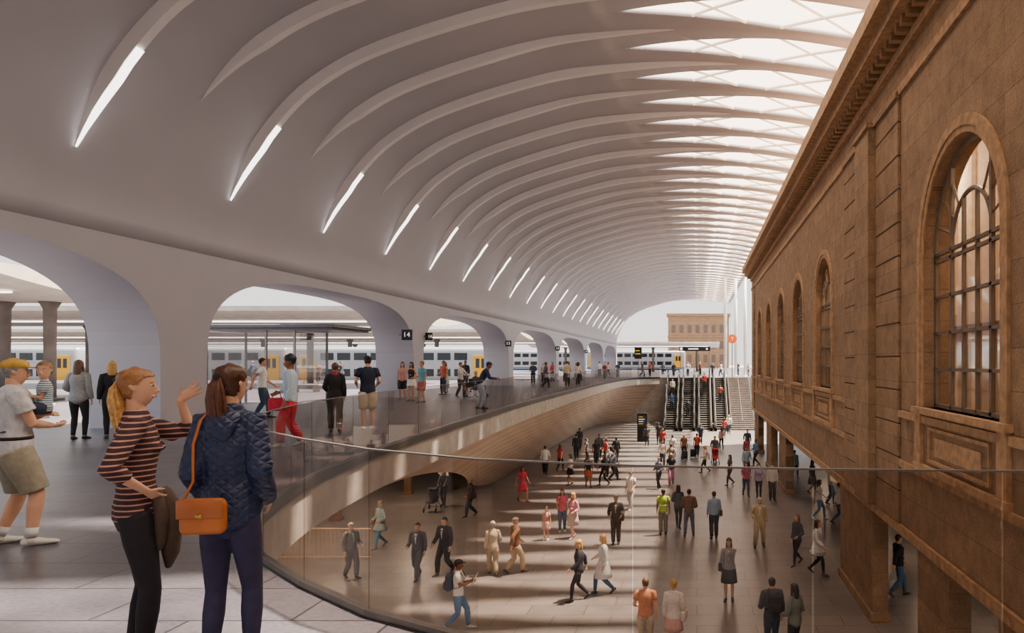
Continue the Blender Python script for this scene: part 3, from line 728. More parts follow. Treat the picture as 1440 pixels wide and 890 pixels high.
    for s in(-1,1):
        B.loft([hd(s*.07,-.008,.022),hd(s*.079,-.012,.006),hd(s*.074,-.002,-.025)],[(.007,.014),(.009,.02),(.006,.01)],(1,0,0),8)
        p,r=legpts(s,0); B.loft(p,r,(1,0,0),n)
        p,r=armpts(s,0); B.loft(p,r,(0,1,0),n)
        nm=aL if s<0 else aR
        sh,e,w=arms[s]; d=(w-e).normalized(); fw=V3((0,1,0)); 
        if nm=='point': d=(d+V3((0,1.3,.0))).normalized(); fw=V3((0,-.3,1))
        wd=fw-d*fw.dot(d)
        if wd.length<.6: wd=V3((0,0,1))-d*d.z
        wd.normalize(); nr=d.cross(wd); 
        if nr.x*s>0: nr=-nr
        hsz=1.0*am*1.06+.06
        B.loft([w-d*.01,w+d*.03*hsz,w+d*.065*hsz,w+d*.092*hsz],[(.024*am,.019*am),(.036*am,.018*am),(.041*am,.017*am),(.038*am,.013*am)],wd,max(8,n-4),0,.3)
        cu=.9 if nm in('push','hold','pull','rail','carry') else (.12 if nm=='point' else (.55 if nm=='baby' else .35))
        for i in range(4):
            o_=(.029-.0195*i)*am; L=(.076,.086,.08,.062)[i]*hsz
            p0=w+d*.08*hsz+wd*o_; a1=cu*.5; spread=(1.5-i)*(.2 if nm=='point' else .06) if cu<.5 else 0
            dd=(d+wd*spread).normalized(); p1=p0+(dd*cos(a1)+nr*sin(a1))*L*.5; a2=cu*1.6; p2=p1+(dd*cos(a2)+nr*sin(a2))*L*.32; a3=cu*2.2; p3=p2+(dd*cos(a3)+nr*sin(a3))*L*.22
            rr=.0088*am**.5; B.loft([p0-d*.02,p0,p1,p2,p3],[rr*1.1,rr*1.1,rr,rr*.92,rr*.8],wd,6 if lod<2 else 8)
        p0=w+d*.025*hsz+wd*.026*am; t1=p0+(d*.6+wd*.7+nr*.25).normalized()*.04*hsz; t2=t1+(d*.85+wd*.3+nr*.3).normalized()*.032*hsz
        B.loft([p0-wd*.012,p0,t1,t2],[.013*am,.0125*am,.011*am,.009*am],nr,6 if lod<2 else 8)
        an,pt=feet[s]; an=legs[s][2]; ca,sa=cos(radians(pt)),sin(radians(pt)); F=V3((s*.12,ca,-sa)).normalized(); U=V3((0,sa,ca))
        B.loft([an-F*.035-U*.035,an+F*.03-U*.04,an+F*.10-U*.055,an+F*.155-U*.06],[(.03,.028),(.034,.03),(.036,.02),(.025,.013)],(1,0,0),8)
    vox={2:.0055,1:.0125,0:0}[lod]*k
    root=fin(B,'person',skinm(skin),None,vox,label=label or 'person walking',cat='person',group=grp)
    root.location=(X,Y,z); root.rotation_euler=(0,0,radians(rot))
    gv=.008*k if lod==2 else 0
    if lod>=1:
        for s in(-1,1):
            e_=MB(); c=hd(s*.03,.080,.004)
            e_.loft([c-V3((0,0,.005)),c,c+V3((0,0,.005))],[(.006,.005),(.012,.008),(.006,.005)],HM.to_3x3()@V3((1,0,0)),8)
            fin(e_,'eye',mat('eye','#d8d0c8',.3),root)
            e_=MB(); c=hd(s*.03,.0885,.004); e_.loft([c-V3((0,.001,0)),c+V3((0,.002,0))],[.0055,.0045],(1,0,0),8); fin(e_,'iris',mat('iris','#3a2618',.3),root)
            e_=MB(); e_.loft([hd(s*.046,.076,.020),hd(s*.03,.087,.025),hd(s*.014,.09,.022)],[.002,.003,.0025],(0,0,1),5); fin(e_,'eyebrow',hairm(hair[1]),root)
        e_=MB(); e_.loft([hd(-.02,.081,-.070),hd(0,.0935,-.068),hd(.02,.081,-.070)],[.003,.0055,.003],(0,0,1),6); fin(e_,'mouth',mat('lips','#9a4f48',.5),root)
    hst,hc=hair[0],hair[1]
    if hst and hst not in('bald',):
        Hh=MB(); nn=28 if lod==2 else 16; o_=.009 if not female else .012
        lowz={'short':-.06,'cap':-.06,'turban':-.02}.get(hst,-.085)
        NH=22 if lod==2 else 14
        zs=[-.11+.242*i/NH for i in range(NH+1)]; grid=[]
        for q in zs:
            qq=min(q,.12); a,c,yo=headr(qq); a=a+o_ if q<.12 else a*.9; c=c+o_ if q<.12 else c*.9
            grid.append([(a*cos(2*pi*j/nn),yo-.004+c*sin(2*pi*j/nn),q) for j in range(nn)])
        bs=len(Hh.v)
        for g in grid:
            for p in g: Hh.v.append(tuple(hd(*p)))
        for i in range(NH):
            for j in range(nn):
                q=(zs[i]+zs[i+1])/2; ym=(grid[i][j][1]+grid[i][(j+1)%nn][1])/2
                if female: lim=-.03+ (q+.085)*.35 if q<.0 else .0+q*.9
                else: lim=-.035+(q+.06)*.4 if q<.0 else -.005+q*.9
                if q>.068: lim=1
                if ym<lim and q>=lowz: Hh.q((bs+i*nn+j,bs+i*nn+(j+1)%nn,bs+(i+1)*nn+(j+1)%nn,bs+(i+1)*nn+j))
        Hh.q([bs+NH*nn+j for j in range(nn)])
        if hst=='long':
            Hh.loft([hd(0,-.05,.05),hd(0,-.07,-.03),hd(0,-.08,-.12),hd(0,-.085,-.21),hd(0,-.08,-.28)],[(.07,.045),(.08,.045),(.08,.038),(.07,.028),(.045,.015)],(1,0,0),n)
            for s in(-1,1): Hh.loft([hd(s*.066,.01,.04),hd(s*.076,.0,-.04),hd(s*.078,.0,-.12),hd(s*.07,.01,-.2)],[(.012,.035),(.015,.04),(.015,.035),(.01,.02)],(1,0,0),8)
        if hst=='pony' and lod<2:
            Hh.loft([hd(0,-.085,.04),hd(0,-.112,.04),hd(.0,-.128,.0),hd(0,-.13,-.08),hd(0,-.12,-.16),hd(0,-.105,-.24)],[.022,.017,.027,.031,.024,.008],(1,0,0),n)
        if hst=='bun': Hh.loft([hd(0,-.09,.04),hd(0,-.12,.05),hd(0,-.14,.055)],[.03,.042,.02],(1,0,0),10)
        if hst=='turban': Hh.loft([hd(0,-.01,.04),hd(0,-.01,.08),hd(0,-.015,.13),hd(0,-.02,.155)],[(.082,.103),(.092,.112),(.075,.095),(.04,.05)],(1,0,0),16)
        o=fin(Hh,'hair',hairm(hc),root)
        if lod==2:
            sb=o.modifiers.new('sb','SUBSURF'); sb.levels=1; sb.render_levels=2
            if hst=='pony':
                Hp=MB(); rr=random.Random(3)
                for q in range(80):
                    a=rr.random()*6.28; r_=rr.random()**.5*.03; ox,oz=r_*cos(a),r_*sin(a); sp_=rr.uniform(.9,1.6); ln=rr.uniform(.85,1.08)
                    Hp.loft([hd(ox*.5,-.082,.045+oz*.5),hd(ox*.6,-.108,.043+oz*.6),hd(ox*sp_,-.122+oz*.6,-.01),hd(ox*sp_*1.4,-.118+oz*1.2,-.09*ln),hd(ox*sp_*1.4,-.104+oz*1.3,-.19*ln),hd(ox*sp_*1.1,-.088+oz*1.0,-.3*ln),hd(ox*.6,-.08+oz*.5,-.37*ln)],[.008,.006,.010,.010,.009,.007,.002],(1,0,0),6)
                fin(Hp,'ponytail',hairm(hair[2] if len(hair)>2 else hc),root)
                Hp=MB(); Hp.loft([hd(0,-.094,.045),hd(0,-.108,.042)],[.026,.026],(1,0,0),12); fin(Hp,'hair_tie',fab('#2a2024'),root)
    if hst=='cap':
        C=MB(); C.loft([hd(0,-.006,.045),hd(0,-.006,.085),hd(0,-.01,.115),hd(0,-.01,.13)],[(.086,.108),(.083,.104),(.065,.08),(.03,.04)],(1,0,0),20,0,.3)
        C.loft([hd(0,.07,.05),hd(0,.13,.045),hd(0,.17,.035)],[(.07,.008),(.062,.007),(.035,.005)],(1,0,0),12,0,.4)
        fin(C,'cap',fab(hair[2]),root)
    ts,tcol=top[0],top[1]; tm=tcol if not isinstance(tcol,str) else fab(tcol)
    off={'tee':.014,'shirt':.014,'threeq':.011,'tank':.01,'jacket':.026,'coat':.03,'suit':.024,'dress':.012,'puffer':.028}[ts]
    G=MB(); hem={'jacket':.83,'suit':.80,'coat':.86,'dress':.86,'puffer':.84}.get(ts,.87)
    torso(G,hem,1.475 if ts!='tank' else 1.40,off,14)
    if female and ts in('tee','shirt','threeq','tank','dress'):
        for s in(-1,1): G.loft([S(1.24,s*.062*b,.085*b),S(1.27,s*.065*b,.11*b),S(1.31,s*.06*b,.085*b)],[.03,.046,.03],(1,0,0),10)
    to={'tee':.3,'dress':.24,'tank':0,'threeq':.72}.get(ts,.98)
    if to:
        for s in(-1,1):
            p,r=armpts(s,off+(.004 if to<.9 else .002),to,.008 if to<.5 else 0); G.loft(p,r,(0,1,0),n,0,.05)
    if ts in('coat','dress'):
        hemz={'coat':.52,'dress':.5}[ts] if len(top)<3 else top[2]
        zs=[.98,.9,.78,.65,hemz]; fl=[.0,.012,.03,.045,.06]
        G.loft([S(q,0,0 if q>.8 else 0) for q in zs],[(tr(max(q,.93))[0]+off+f,tr(max(q,.93))[1]+off+f*(1+stride*4)) for q,f in zip(zs,fl)],(1,0,0),max(12,n),0,.05)
    if ts in('jacket','suit','puffer','coat'):
        G.loft([S(1.445,0,-.01),S(1.475,0,-.008),S(1.51,0,-.005)],[(.095*b,.078),(.075,.07),(.064,.066)],(1,0,0),14,0,0)
    o=fin(G,{'tee':'shirt','threeq':'shirt','tank':'top','suit':'jacket','puffer':'jacket'}.get(ts,ts),tm,root,gv)
    if lod==2:
        tx=bpy.data.textures.new('folds','CLOUDS'); tx.noise_scale=.09
        dm=o.modifiers.new('d','DISPLACE'); dm.texture=tx; dm.strength=.022; dm.mid_level=.45; dm.texture_coords='LOCAL'
    if ts in('suit','jacket') and lod>=1:
        Q=MB(); Q.loft([S(1.12,0,tr(1.12)[1]+off+.001),S(1.28,0,tr(1.28)[1]+off+.003),S(1.43,0,tr(1.43)[1]+off+.002)],[(.008,.003),(.022,.004),(.042,.005)],(1,0,0),8,0,0)
        fin(Q,'shirt_front',fab(top[2] if len(top)>2 and isinstance(top[2],str) else '#bcbcbc'),root)
    bs_,bc=bot[0],bot[1]
    if bs_!='none':
        G=MB(); bm_=bc if not isinstance(bc,str) else fab(bc)
        if bs_=='skirt':
            hz_=bot[2] if len(bot)>2 else .58; zs=[1.02,.95,.85,.7,hz_]; fl=[.008,.012,.03,.05,.07]
            G.loft([S(q) for q in zs],[(tr(max(q,.93))[0]+f,tr(max(q,.93))[1]+f*(1+stride*4)) for q,f in zip(zs,fl)],(1,0,0),max(12,n),0,.05)
        else:
            if not sit: torso(G,.81,1.03,.009,5)
            else: torso(G,.84,1.03,.012,4)
            of={'leggings':.006,'pants':.02,'jeans':.014,'shorts':.03}[bs_]; to=.47 if bs_=='shorts' else (.99 if bs_=='leggings' else .985)
            for s in(-1,1):
                p,r=legpts(s,of,0,to,.012 if bs_=='pants' else (.03 if bs_=='shorts' else 0)); G.loft(p,r,(1,0,0),n,0,.05)
        fin(G,{'leggings':'leggings','shorts':'shorts','skirt':'skirt'}.get(bs_,'trousers'),bm_,root,gv)
    for s in(-1,1):
        an,pt=feet[s]; an=legs[s][2]; ca,sa=cos(radians(pt)),sin(radians(pt)); F=V3((s*.12,ca,-sa)).normalized(); U=V3((0,sa,ca))
        G=MB(); G.loft([an-F*.055-U*.048,an-F*.02-U*.042,an+F*.04-U*.044,an+F*.11-U*.056,an+F*.17-U*.062,an+F*.195-U*.064],[(.03,.034),(.038,.042),(.042,.04),(.046,.028),(.038,.022),(.02,.015)],(1,0,0),10,0,.5)
        G.loft([an-U*.05,an+U*.0],[.045,.041],(0,1,0),10,0,0)
        fin(G,'shoe',mat('shoe',shoe,.5,0,.05,10),root)
    P={'root':root,'k':k,'S':S,'arms':arms,'tr':tr,'X':X,'Y':Y,'z':z,'rot':rot,'jx':jx,'jz':jz,'legs':legs}
    PEOPLE.append(P); return P
def acc(P,mb_,name,m_,label,cat,parent=None):
    if parent is None:
        mb_.v=[tuple(V3(v)*P['k']) for v in mb_.v]
        o=put(name,mb_.mesh(name,m_,True),None,label=label,cat=cat); o.location=P['root'].location; o.rotation_euler=P['root'].rotation_euler; return o
    mb_.v=[tuple(V3(v)*P['k']) for v in mb_.v]; return put(name,mb_.mesh(name,m_,True),parent)
def backpack(P,col,lab='backpack worn on the back'):
    c=P['S'](1.22,0,-.215); a=MB(); a.rbox(c,(.29,.17,.42),.06,0,None,3); o=acc(P,a,'backpack',fab(col),lab,'backpack')
    a=MB(); a.rbox(c+V3((0,-.1,-.07)),(.2,.07,.2),.03,0,None,2); acc(P,a,'pocket',fab(col),'','',o)
    for s in(-1,1):
        a=MB(); S=P['S']; a.loft([S(1.38,s*.08,-.16),S(1.475,s*.09,-.04),S(1.45,s*.1,.09),S(1.3,s*.12,.165),S(1.12,s*.16,.06),S(1.08,s*.15,-.12)],[(.025,.007)]*6,(1,0,0),6,0,0); acc(P,a,'strap',fab('#1c1c20'),'','',o)
def handbag(P,side,col,lab='shoulder bag hanging at the hip',y=0):
    S=P['S']; c=S(.95,side*(.25),y); a=MB(); a.rbox(c,(.11,.3,.23),.035,0,None,3); o=acc(P,a,'bag',mat('leather',col,.45,0,.1,8),lab,'bag')
    a=MB(); a.loft([c+V3((0,-.1,.1)),S(1.25,side*.2,-.1),S(1.475,side*.11,0),S(1.25,side*.2,.13),c+V3((0,.1,.1))],[(.012,.005)]*5,(0,1,0),6,0,0); acc(P,a,'strap',mat('leather',col,.45,0,.1,8),'','',o)
def suitcase(P,side,col):
    x=side*.3; y=-.62; a=MB(); a.rbox((x,y,.36),(.38,.24,.58),.05,0,None,3); o=acc(P,a,'suitcase',mat('suitcase_shell',col,.4,0,.05,8),'wheeled suitcase pulled by its handle','suitcase')
    a=MB(); w=P['arms'][side][2]+V3((0,0,-.06)); a.tube([(x-.1,y,.62),(w.x-.06,w.y,w.z),(w.x+.06,w.y,w.z),(x+.1,y,.62)],.012); acc(P,a,'handle',M_STEEL,'','',o)
    for dx in(-.14,.14):
        for dy in (-.08,.08): a=MB(); a.disc((x+dx,y+dy,.035),(1,0,0),.035,.03,12); acc(P,a,'wheel',M_RUB,'','',o)
def paper(P,col='#e8e4da',lab='folded newspaper held in both hands',name='newspaper'):
    w=(P['arms'][1][2]+P['arms'][-1][2])/2+V3((0,.08,.03)); a=MB(); a.rbox(w+V3((.11,0,0)),(.22,.012,.3),.003,0,Matrix.Rotation(-.5,3,'X'),1); a.rbox(w-V3((.11,0,0)),(.22,.012,.3),.003,0,Matrix.Rotation(-.5,3,'X'),1); acc(P,a,name,fab(col),lab,name)
def stroller(X,Y,rot,col,z=-5):
    o=put('stroller',None,label='pushchair with %s fabric seat and hood'%('red' if col.startswith('#c') else 'dark'),cat='stroller',loc=(X,Y,z),rot=(0,0,radians(rot)))
    a=MB()
    for s in(-1,1): a.tube([(s*.24,.45,.12),(s*.24,.1,.5),(s*.22,-.3,.75),(s*.22,-.45,1.0)],.014); a.tube([(s*.24,-.4,.12),(s*.24,.1,.5)],.014)
    a.tube([(-.22,-.45,1.0),(.22,-.45,1.0)],.018); a.tube([(-.24,-.4,.12),(.24,-.4,.12)],.012); put('frame',a.mesh('f',M_BLACK,True),o)
    for x in(-.26,.26):
        for y in(-.4,.45): a=MB(); a.ring((x,y,.12),(1,0,0),.1,.018,16); a.disc((x,y,.12),(1,0,0),.05,.03,10); put('wheel',a.mesh('w',M_RUB,True),o)
    a=MB(); a.loft([(0,.32,.42),(0,.1,.44),(0,-.12,.5),(0,-.2,.85)],[(.19,.03),(.2,.05),(.2,.06),(.18,.03)],(1,0,0),12); put('seat',a.mesh('s',fab(col),True),o)
    a=MB(); a.loft([(0,-.22,.8),(0,-.18,.95),(0,-.05,1.03),(0,.1,1.0)],[(.2,.04),(.22,.03),(.22,.02),(.2,.012)],(1,0,0),12); put('hood',a.mesh('h',fab(col),True),o)

L=-5
BR='#3a2416'; BK='#17120f'; BL='#c39a55'; GR='#b5b0aa'; RD='#8a4422'
s1,s2,s3,s4='#dbaa8c','#c68f6c','#8d5a3c','#5a3825'
# --- hero women
M_STR=stripemat('striped_knit','#3a2029','#c09080',11,.17)
W1=person(-2.98,3.78,-56,1.62,'f','stand','point','hip',('pony','#94643a','#cda05e'),s1,('threeq',M_STR),('leggings','#1b1720'),'#2a2420',lod=2,b=.82,hy=-10,hp=-2,label='woman with blonde ponytail and striped top raising one arm',armo={-1:(-.02,.2,.13)},hsc=.88)
m,nt,bq=newmat('quilted_navy'); bq.inputs['Base Color'].default_value=lin('#1c2b50'); bq.inputs['Roughness'].default_value=.5
tc=nt.nodes.new('ShaderNodeTexCoord'); hts=[]
for a in (40,-40):
    mp=nt.nodes.new('ShaderNodeMapping'); mp.inputs['Rotation'].default_value=(0,radians(a),0); nt.links.new(tc.outputs['Object'],mp.inputs[0])
    w=nt.nodes.new('ShaderNodeTexWave'); w.bands_direction='Z'; w.wave_profile='SIN'; w.inputs['Scale'].default_value=8.5; w.inputs['Distortion'].default_value=.4; nt.links.new(mp.outputs[0],w.inputs[0]); hts.append(w)
mn=nt.nodes.new('ShaderNodeMath'); mn.operation='MINIMUM'; nt.links.new(hts[0].outputs['Fac'],mn.inputs[0]); nt.links.new(hts[1].outputs['Fac'],mn.inputs[1])
pw=nt.nodes.new('ShaderNodeMath'); pw.operation='POWER'; pw.inputs[1].default_value=.35; nt.links.new(mn.outputs[0],pw.inputs[0])
bp=nt.nodes.new('ShaderNodeBump'); bp.inputs['Strength'].default_value=.5; bp.inputs['Distance'].default_value=.01; nt.links.new(pw.outputs[0],bp.inputs['Height']); nt.links.new(bp.outputs[0],bq.inputs['Normal'])
M_QUILT=m
W2=person(-2.43,3.7,10,1.64,'f','stand','bend','bend',('pony','#4a2a1c','#5a3222'),s1,('puffer',M_QUILT),('leggings','#302e50'),'#2a2420',lod=2,b=.77,hy=-20,label='woman in navy quilted jacket with brown ponytail, back turned',armo={-1:(.0,.1,-.46),1:(.02,.12,-.45)},hsc=.88)
S=W2['S']; c=S(.93,-.04,-.2)
a=MB(); a.rbox(c,(.22,.08,.19),.04,0,None,4); o=acc(W2,a,'handbag',mat('tan_leather','#b8682a',.45,0,.12,8,.2),'small tan leather handbag hanging behind the hip','bag')
a=MB(); a.rbox(c+V3((0,-.042,.045)),(.222,.012,.10),.005,0,None,1); acc(W2,a,'flap',mat('tan_leather','#a45c28',.45,0,.12,8,.2),'','',o)
a=MB(); a.rbox(c+V3((0,-.052,.01)),(.03,.008,.02),.003,0,None,1); acc(W2,a,'clasp',mat('brass','#c9a24a',.3,.9,.05,8),'','',o)
a=MB(); a.loft([c+V3((-.10,0,.08)),S(1.1,-.13,-.115),S(1.3,-.125,-.125),S(1.43,-.10,-.1),S(1.50,-.08,0),S(1.43,-.06,.12)],[(.008,.004)]*6,(1,0,0),6,0,0)
acc(W2,a,'strap',mat('tan_leather','#b8682a',.45,0,.12,8,.2),'','',o)
a=MB(); a.loft([S(1.47,0,-.03),S(1.44,0,-.08),S(1.38,0,-.115),S(1.32,0,-.11)],[(.075,.03),(.088,.035),(.075,.03),(.04,.015)],(1,0,0),14); acc(W2,a,'hood',M_QUILT,'','',W2['root'])
S=W1['S']; a=MB()
a.loft([S(1.02,.02,.13),S(.93,.03,.16),S(.8,.03,.17),S(.66,.02,.16),S(.58,.0,.15)],[(.06,.03),(.08,.05),(.08,.05),(.07,.045),(.05,.02)],(1,0,0),14)
a.loft([S(1.02,.08,.1),S(.9,.1,.12),S(.75,.09,.12),S(.7,.08,.11)],[(.03,.03),(.045,.035),(.04,.03),(.03,.02)],(1,0,0),10)
acc(W1,a,'draped_jacket',fab('#4a3a30'),'dark brown jacket draped at the waist','jacket')
# --- man with baby
OM=person(-6.17,6.42,-40,1.68,'m','wide','baby','baby',('cap','#8a8a86','#c9a24a'),s1,('tee','#cfd1d8'),('shorts','#989282'),'#d6d4d0',lod=2,b=1.15,hy=-8,label='older man in yellow cap and khaki shorts holding a baby',armo={-1:(-.16,.2,-.2),1:(-.2,.26,-.3)},hsc=.95)
a=MB(); a.loft([OM['S'](1.0),OM['S'](1.03)],[(OM['tr'](1.0)[0]+.018,OM['tr'](1.0)[1]+.018)]*2,(1,0,0),20,0,0); acc(OM,a,'belt',fab('#2b2320'),'','',OM['root'])
for s in (-1,1):
    kn,an=OM['legs'][s][1],OM['legs'][s][2]; a=MB(); a.loft([an+(kn-an)*.0,an+(kn-an)*.22],[.047,.051],(1,0,0),14,0,0); acc(OM,a,'sock',fab('#d8d8d8'),'','',OM['root'])
th=radians(-40); ox_,oy_=.08,.20
bx=-6.17+cos(th)*ox_-sin(th)*oy_; by=6.42+sin(th)*ox_+cos(th)*oy_
person(bx,by,140,.80,'m','sit','hold','hold',('short','#8a6a4a'),s1,('tee',stripemat('baby_stripe','#5c7f96','#dfe6ea',16,.5)),('shorts','#2c3550'),'#50545c',z=1.0,lod=1,label='baby in striped top held against a shoulder',hy=60)
# --- upper concourse people
U=[
 dict(X=-13.3,Y=15.3,rot=15,H=1.68,sex='f',pose='stand',aL='bend',aR='down',hair=('long','#6a4a34'),skin=s1,top=('jacket','#9a9ca0'),bot=('leggings','#1a1a1e'),label='woman in grey jacket and black trousers standing'),
 dict(X=-12.75,Y=15.5,rot=40,H=1.66,sex='f',pose='stand',aL='down',aR='bend',hair=('long',BL),skin=s1,top=('jacket','#17181c'),bot=('leggings','#141418'),label='blonde woman in black jacket and trousers'),
 dict(X=-12.9,Y=21.1,rot=-60,H=1.78,sex='m',pose='step',aL='fwd',aR='pull',hair=('short',BK),skin=s2,top=('tee','#eceae8'),bot=('jeans','#33455e'),label='man in white t-shirt and jeans pulling a suitcase'),
 dict(X=-8.0,Y=14.0,rot=115,H=1.77,sex='m',pose='step',aL='down',aR='bend',hair=('turban','#20202a'),skin=s3,top=('shirt','#b9cfe0'),bot=('pants','#d3264a'),shoe='#e8e4e0',label='man in light blue shirt and red trousers walking'),
 dict(X=-8.65,Y=17.0,rot=25,H=1.62,sex='f',pose='stand',aL='bend',aR='down',hair=('short','#5a3a2a'),skin=s2,top=('jacket','#1c1a1e'),bot=('pants','#1a1a1c'),label='woman in black jacket with red scarf and black trousers'),
 dict(X=-8.1,Y=17.5,rot=30,H=1.78,sex='m',pose='stand',aL='bend',aR='bend',hair=('cap','#3a2a20','#20283c'),skin=s1,top=('tee','#20263c'),bot=('shorts','#d8ccb4'),shoe='#e8e4e0',label='man in navy t-shirt, cap and cream shorts'),
 dict(X=-13.0,Y=31.4,rot=190,H=1.66,sex='f',pose='stand',aL='hip',aR='down',hair=('long',BR),skin=s2,top=('tank','#c98a80'),bot=('shorts','#22222a'),label='woman in pink top and dark shorts'),
 dict(X=-12.2,Y=30.4,rot=165,H=1.66,sex='f',pose='stand',aL='bend',aR='cross',hair=('long',BK),skin=s2,top=('tank','#2a2226'),bot=('skirt','#e4ded6',.68),label='woman in black top and short white skirt'),
 dict(X=-11.4,Y=29.5,rot=150,H=1.68,sex='f',pose='stand',aL='down',aR='bend',hair=('short','#8a5a34'),skin=s2,top=('tee','#6aa6b4'),bot=('shorts','#b45a50'),label='woman in turquoise top and coral shorts'),
 dict(X=-13.9,Y=39.3,rot=180,H=1.66,sex='f',pose='stand',aL='cross',aR='down',hair=('long',BK),skin=s3,top=('dress',stripemat('green_pattern','#2f7f48','#e8efe6',14,.45),.25),bot=('none','#000000'),label='woman in long green and white patterned dress'),
 dict(X=-14.0,Y=43,rot=170,H=1.76,sex='m',pose='stand',aL='down',aR='down',hair=('short',BK),skin=s3,top=('shirt','#20222a'),bot=('pants','#22252c'),label='man in dark shirt and trousers'),
 dict(X=-11.5,Y=34.6,rot=-110,H=1.66,sex='f',pose='step',aL='push',aR='push',hair=('short',BK),skin=s2,top=('shirt','#c9c4bc'),bot=('pants','#2a2a30'),label='woman in pale shirt pushing a wheelchair'),
 dict(X=-7.75,Y=25.4,rot=-70,H=1.74,sex='m',pose='wide',aL='rail',aR='rail',hair=('cap',BK,'#202840'),skin=s3,top=('shirt','#1f2944'),bot=('jeans','#9fb2c8'),lean=28,label='man in navy shirt and cap leaning on the balustrade'),
 dict(X=-10.0,Y=47.1,rot=-60,H=1.7,sex='m',pose='walk',aL='fwd',aR='back',hair=('short',BK),skin=s3,top=('shirt','#5a4a50'),bot=('pants','#33333c'),label='man in dark shirt walking'),
 dict(X=-9.1,Y=50,rot=10,H=1.74,sex='m',pose='stand',aL='down',aR='bend',hair=('short',BR),skin=s1,top=('shirt','#d8c3a0'),bot=('pants','#3a2f2c'),label='man in beige shirt and dark trousers'),
 dict(X=-8.7,Y=52,rot=20,H=1.68,sex='f',pose='stand',aL='down',aR='down',hair=('long',BK),skin=s1,top=('shirt','#e0d2bc'),bot=('pants','#2c2c34'),label='woman in cream shirt and dark trousers'),
 dict(X=-13.0,Y=36.5,rot=150,H=1.72,sex='m',pose='stand',aL='down',aR='bend',hair=('short',BK),skin=s2,top=('tee','#c46a5a'),bot=('jeans','#2c3a50'),label='man in red t-shirt and jeans'),
]
for (x,y,r,t,bt,sx) in ((-12.4,61,150,'#b03a3a','#2a2a34','f'),(-11.6,63,40,'#d8d4cc','#28324a','m'),(-10.9,66,-60,'#4a5a78','#22252c','m'),(-12.2,72,100,'#c8a070','#2a2a2a','f'),(-9.6,74,180,'#7a2f3a','#333333','f'),(-11.5,84,0,'#dedad4','#29303e','m'),(-10.6,85,30,'#d8b0a0','#2a2a34','f'),(-8.9,80,180,'#33405a','#22252c','m'),(-12.9,56,20,'#3a3f50','#22252c','m'),(-12.3,57,200,'#c4b8a8','#3a2a2a','f'),
    (-6.6,86,-90,'#20242c','#26262c','m'),(-5.8,88,170,'#b8502e','#222222','f'),(-2.8,86,180,'#2a2a30','#3a3a44','m'),(-1.1,87,20,'#d2d0cc','#2a3044','m'),(.4,92,-60,'#8a3a3a','#222226','f'),(1.9,85.5,180,'#303844','#202228','m'),(3.0,88,90,'#e2e0da','#30384a','f'),(4.9,86,180,'#26282e','#22242a','m'),(6.1,84.5,150,'#b8a890','#3a3a40','m'),(-4.6,96,10,'#505a6a','#202020','m'),
    (-40,64,90,'#2f3f60','#22242a','m'),(-30,60,-90,'#303038','#22242a','m'),(-24,55,0,'#c8c4bc','#30384a','f'),(-33,62,180,'#7a3a30','#22242a','m')):
    U.append(dict(X=x,Y=y,rot=r,H=RND.choice((1.64,1.7,1.76)),sex=sx,pose=RND.choice(('walk','step','stand')),aL=RND.choice(('down','fwd','bend')),aR=RND.choice(('down','back','bend')),hair=('short' if sx=='m' else 'long',RND.choice((BR,BK,BL))),skin=RND.choice((s1,s2,s3)),top=('shirt',t),bot=('pants',bt),lod=0,label='distant person in casual clothes on the upper concourse'))
UP=[person(**d) for d in U]
suitcase(UP[2],1,'#26262c')
a=MB(); w=UP[3]['arms'][1][2]+V3((.05,.06,-.24)); a.rbox(w,(.1,.3,.26),.04,0,None,2); o=acc(UP[3],a,'bag',fab('#c9304a'),'red bag carried over the forearm','bag'); a=MB(); a.tube([w+V3((0,-.08,.12)),w+V3((0,-.05,.24)),w+V3((0,.05,.24)),w+V3((0,.08,.12))],.01); acc(UP[3],a,'handle',fab('#c9304a'),'','',o)
a=MB(); a.loft([UP[4]['S'](1.43,0,0),UP[4]['S'](1.47,0,0),UP[4]['S'](1.5,0,0)],[(.11,.1),(.1,.09),(.075,.07)],(1,0,0),12); acc(UP[4],a,'scarf',fab('#b8323a'),'','',UP[4]['root'])
handbag(UP[1],1,'#33313a'); 
w=(UP[12]['arms'][1][2]+UP[12]['arms'][-1][2])/2; a=MB(); a.rbox(w+V3((0,-.12,-.18)),(.26,.02,.32),.005,0,None,1); acc(UP[12],a,'folder',fab('#e6c64a'),'yellow folder held over the balustrade','folder')
# wheelchair
WX,WY,WR=-10.55,33.9,-110
wo=put('wheelchair',None,label='wheelchair with large spoked wheels',cat='wheelchair',loc=(WX,WY,0),rot=(0,0,radians(WR)))
for s in(-1,1):
    a=MB(); a.ring((s*.3,-.05,.3),(1,0,0),.29,.016,28); a.disc((s*.3,-.05,.3),(1,0,0),.04,.04,10)
    for q in range(8): a.tube([(s*.3,-.05,.3),(s*.3,-.05+.28*cos(q*pi/4),.3+.28*sin(q*pi/4))],.004,4)
    put('wheel',a.mesh('ww',M_RUB,True),wo)
    a=MB(); a.ring((s*.22,.5,.08),(1,0,0),.065,.014,14); put('caster',a.mesh('wc',M_RUB,True),wo)
a=MB()
for s in(-1,1): a.tube([(s*.25,-.38,.95),(s*.25,-.25,.92),(s*.25,-.22,.45),(s*.24,.3,.45),(s*.22,.5,.1)],.014); a.tube([(s*.25,-.22,.68),(s*.25,.2,.68),(s*.25,.2,.45)],.012)
put('frame',a.mesh('wf',M_STEEL,True),wo)
a=MB(); a.rbox((0,.05,.40),(.46,.48,.05),.02); a.rbox((0,-.23,.68),(.44,.03,.42),.01); put('seat',a.mesh('ws',fab('#20222a'),True),wo)
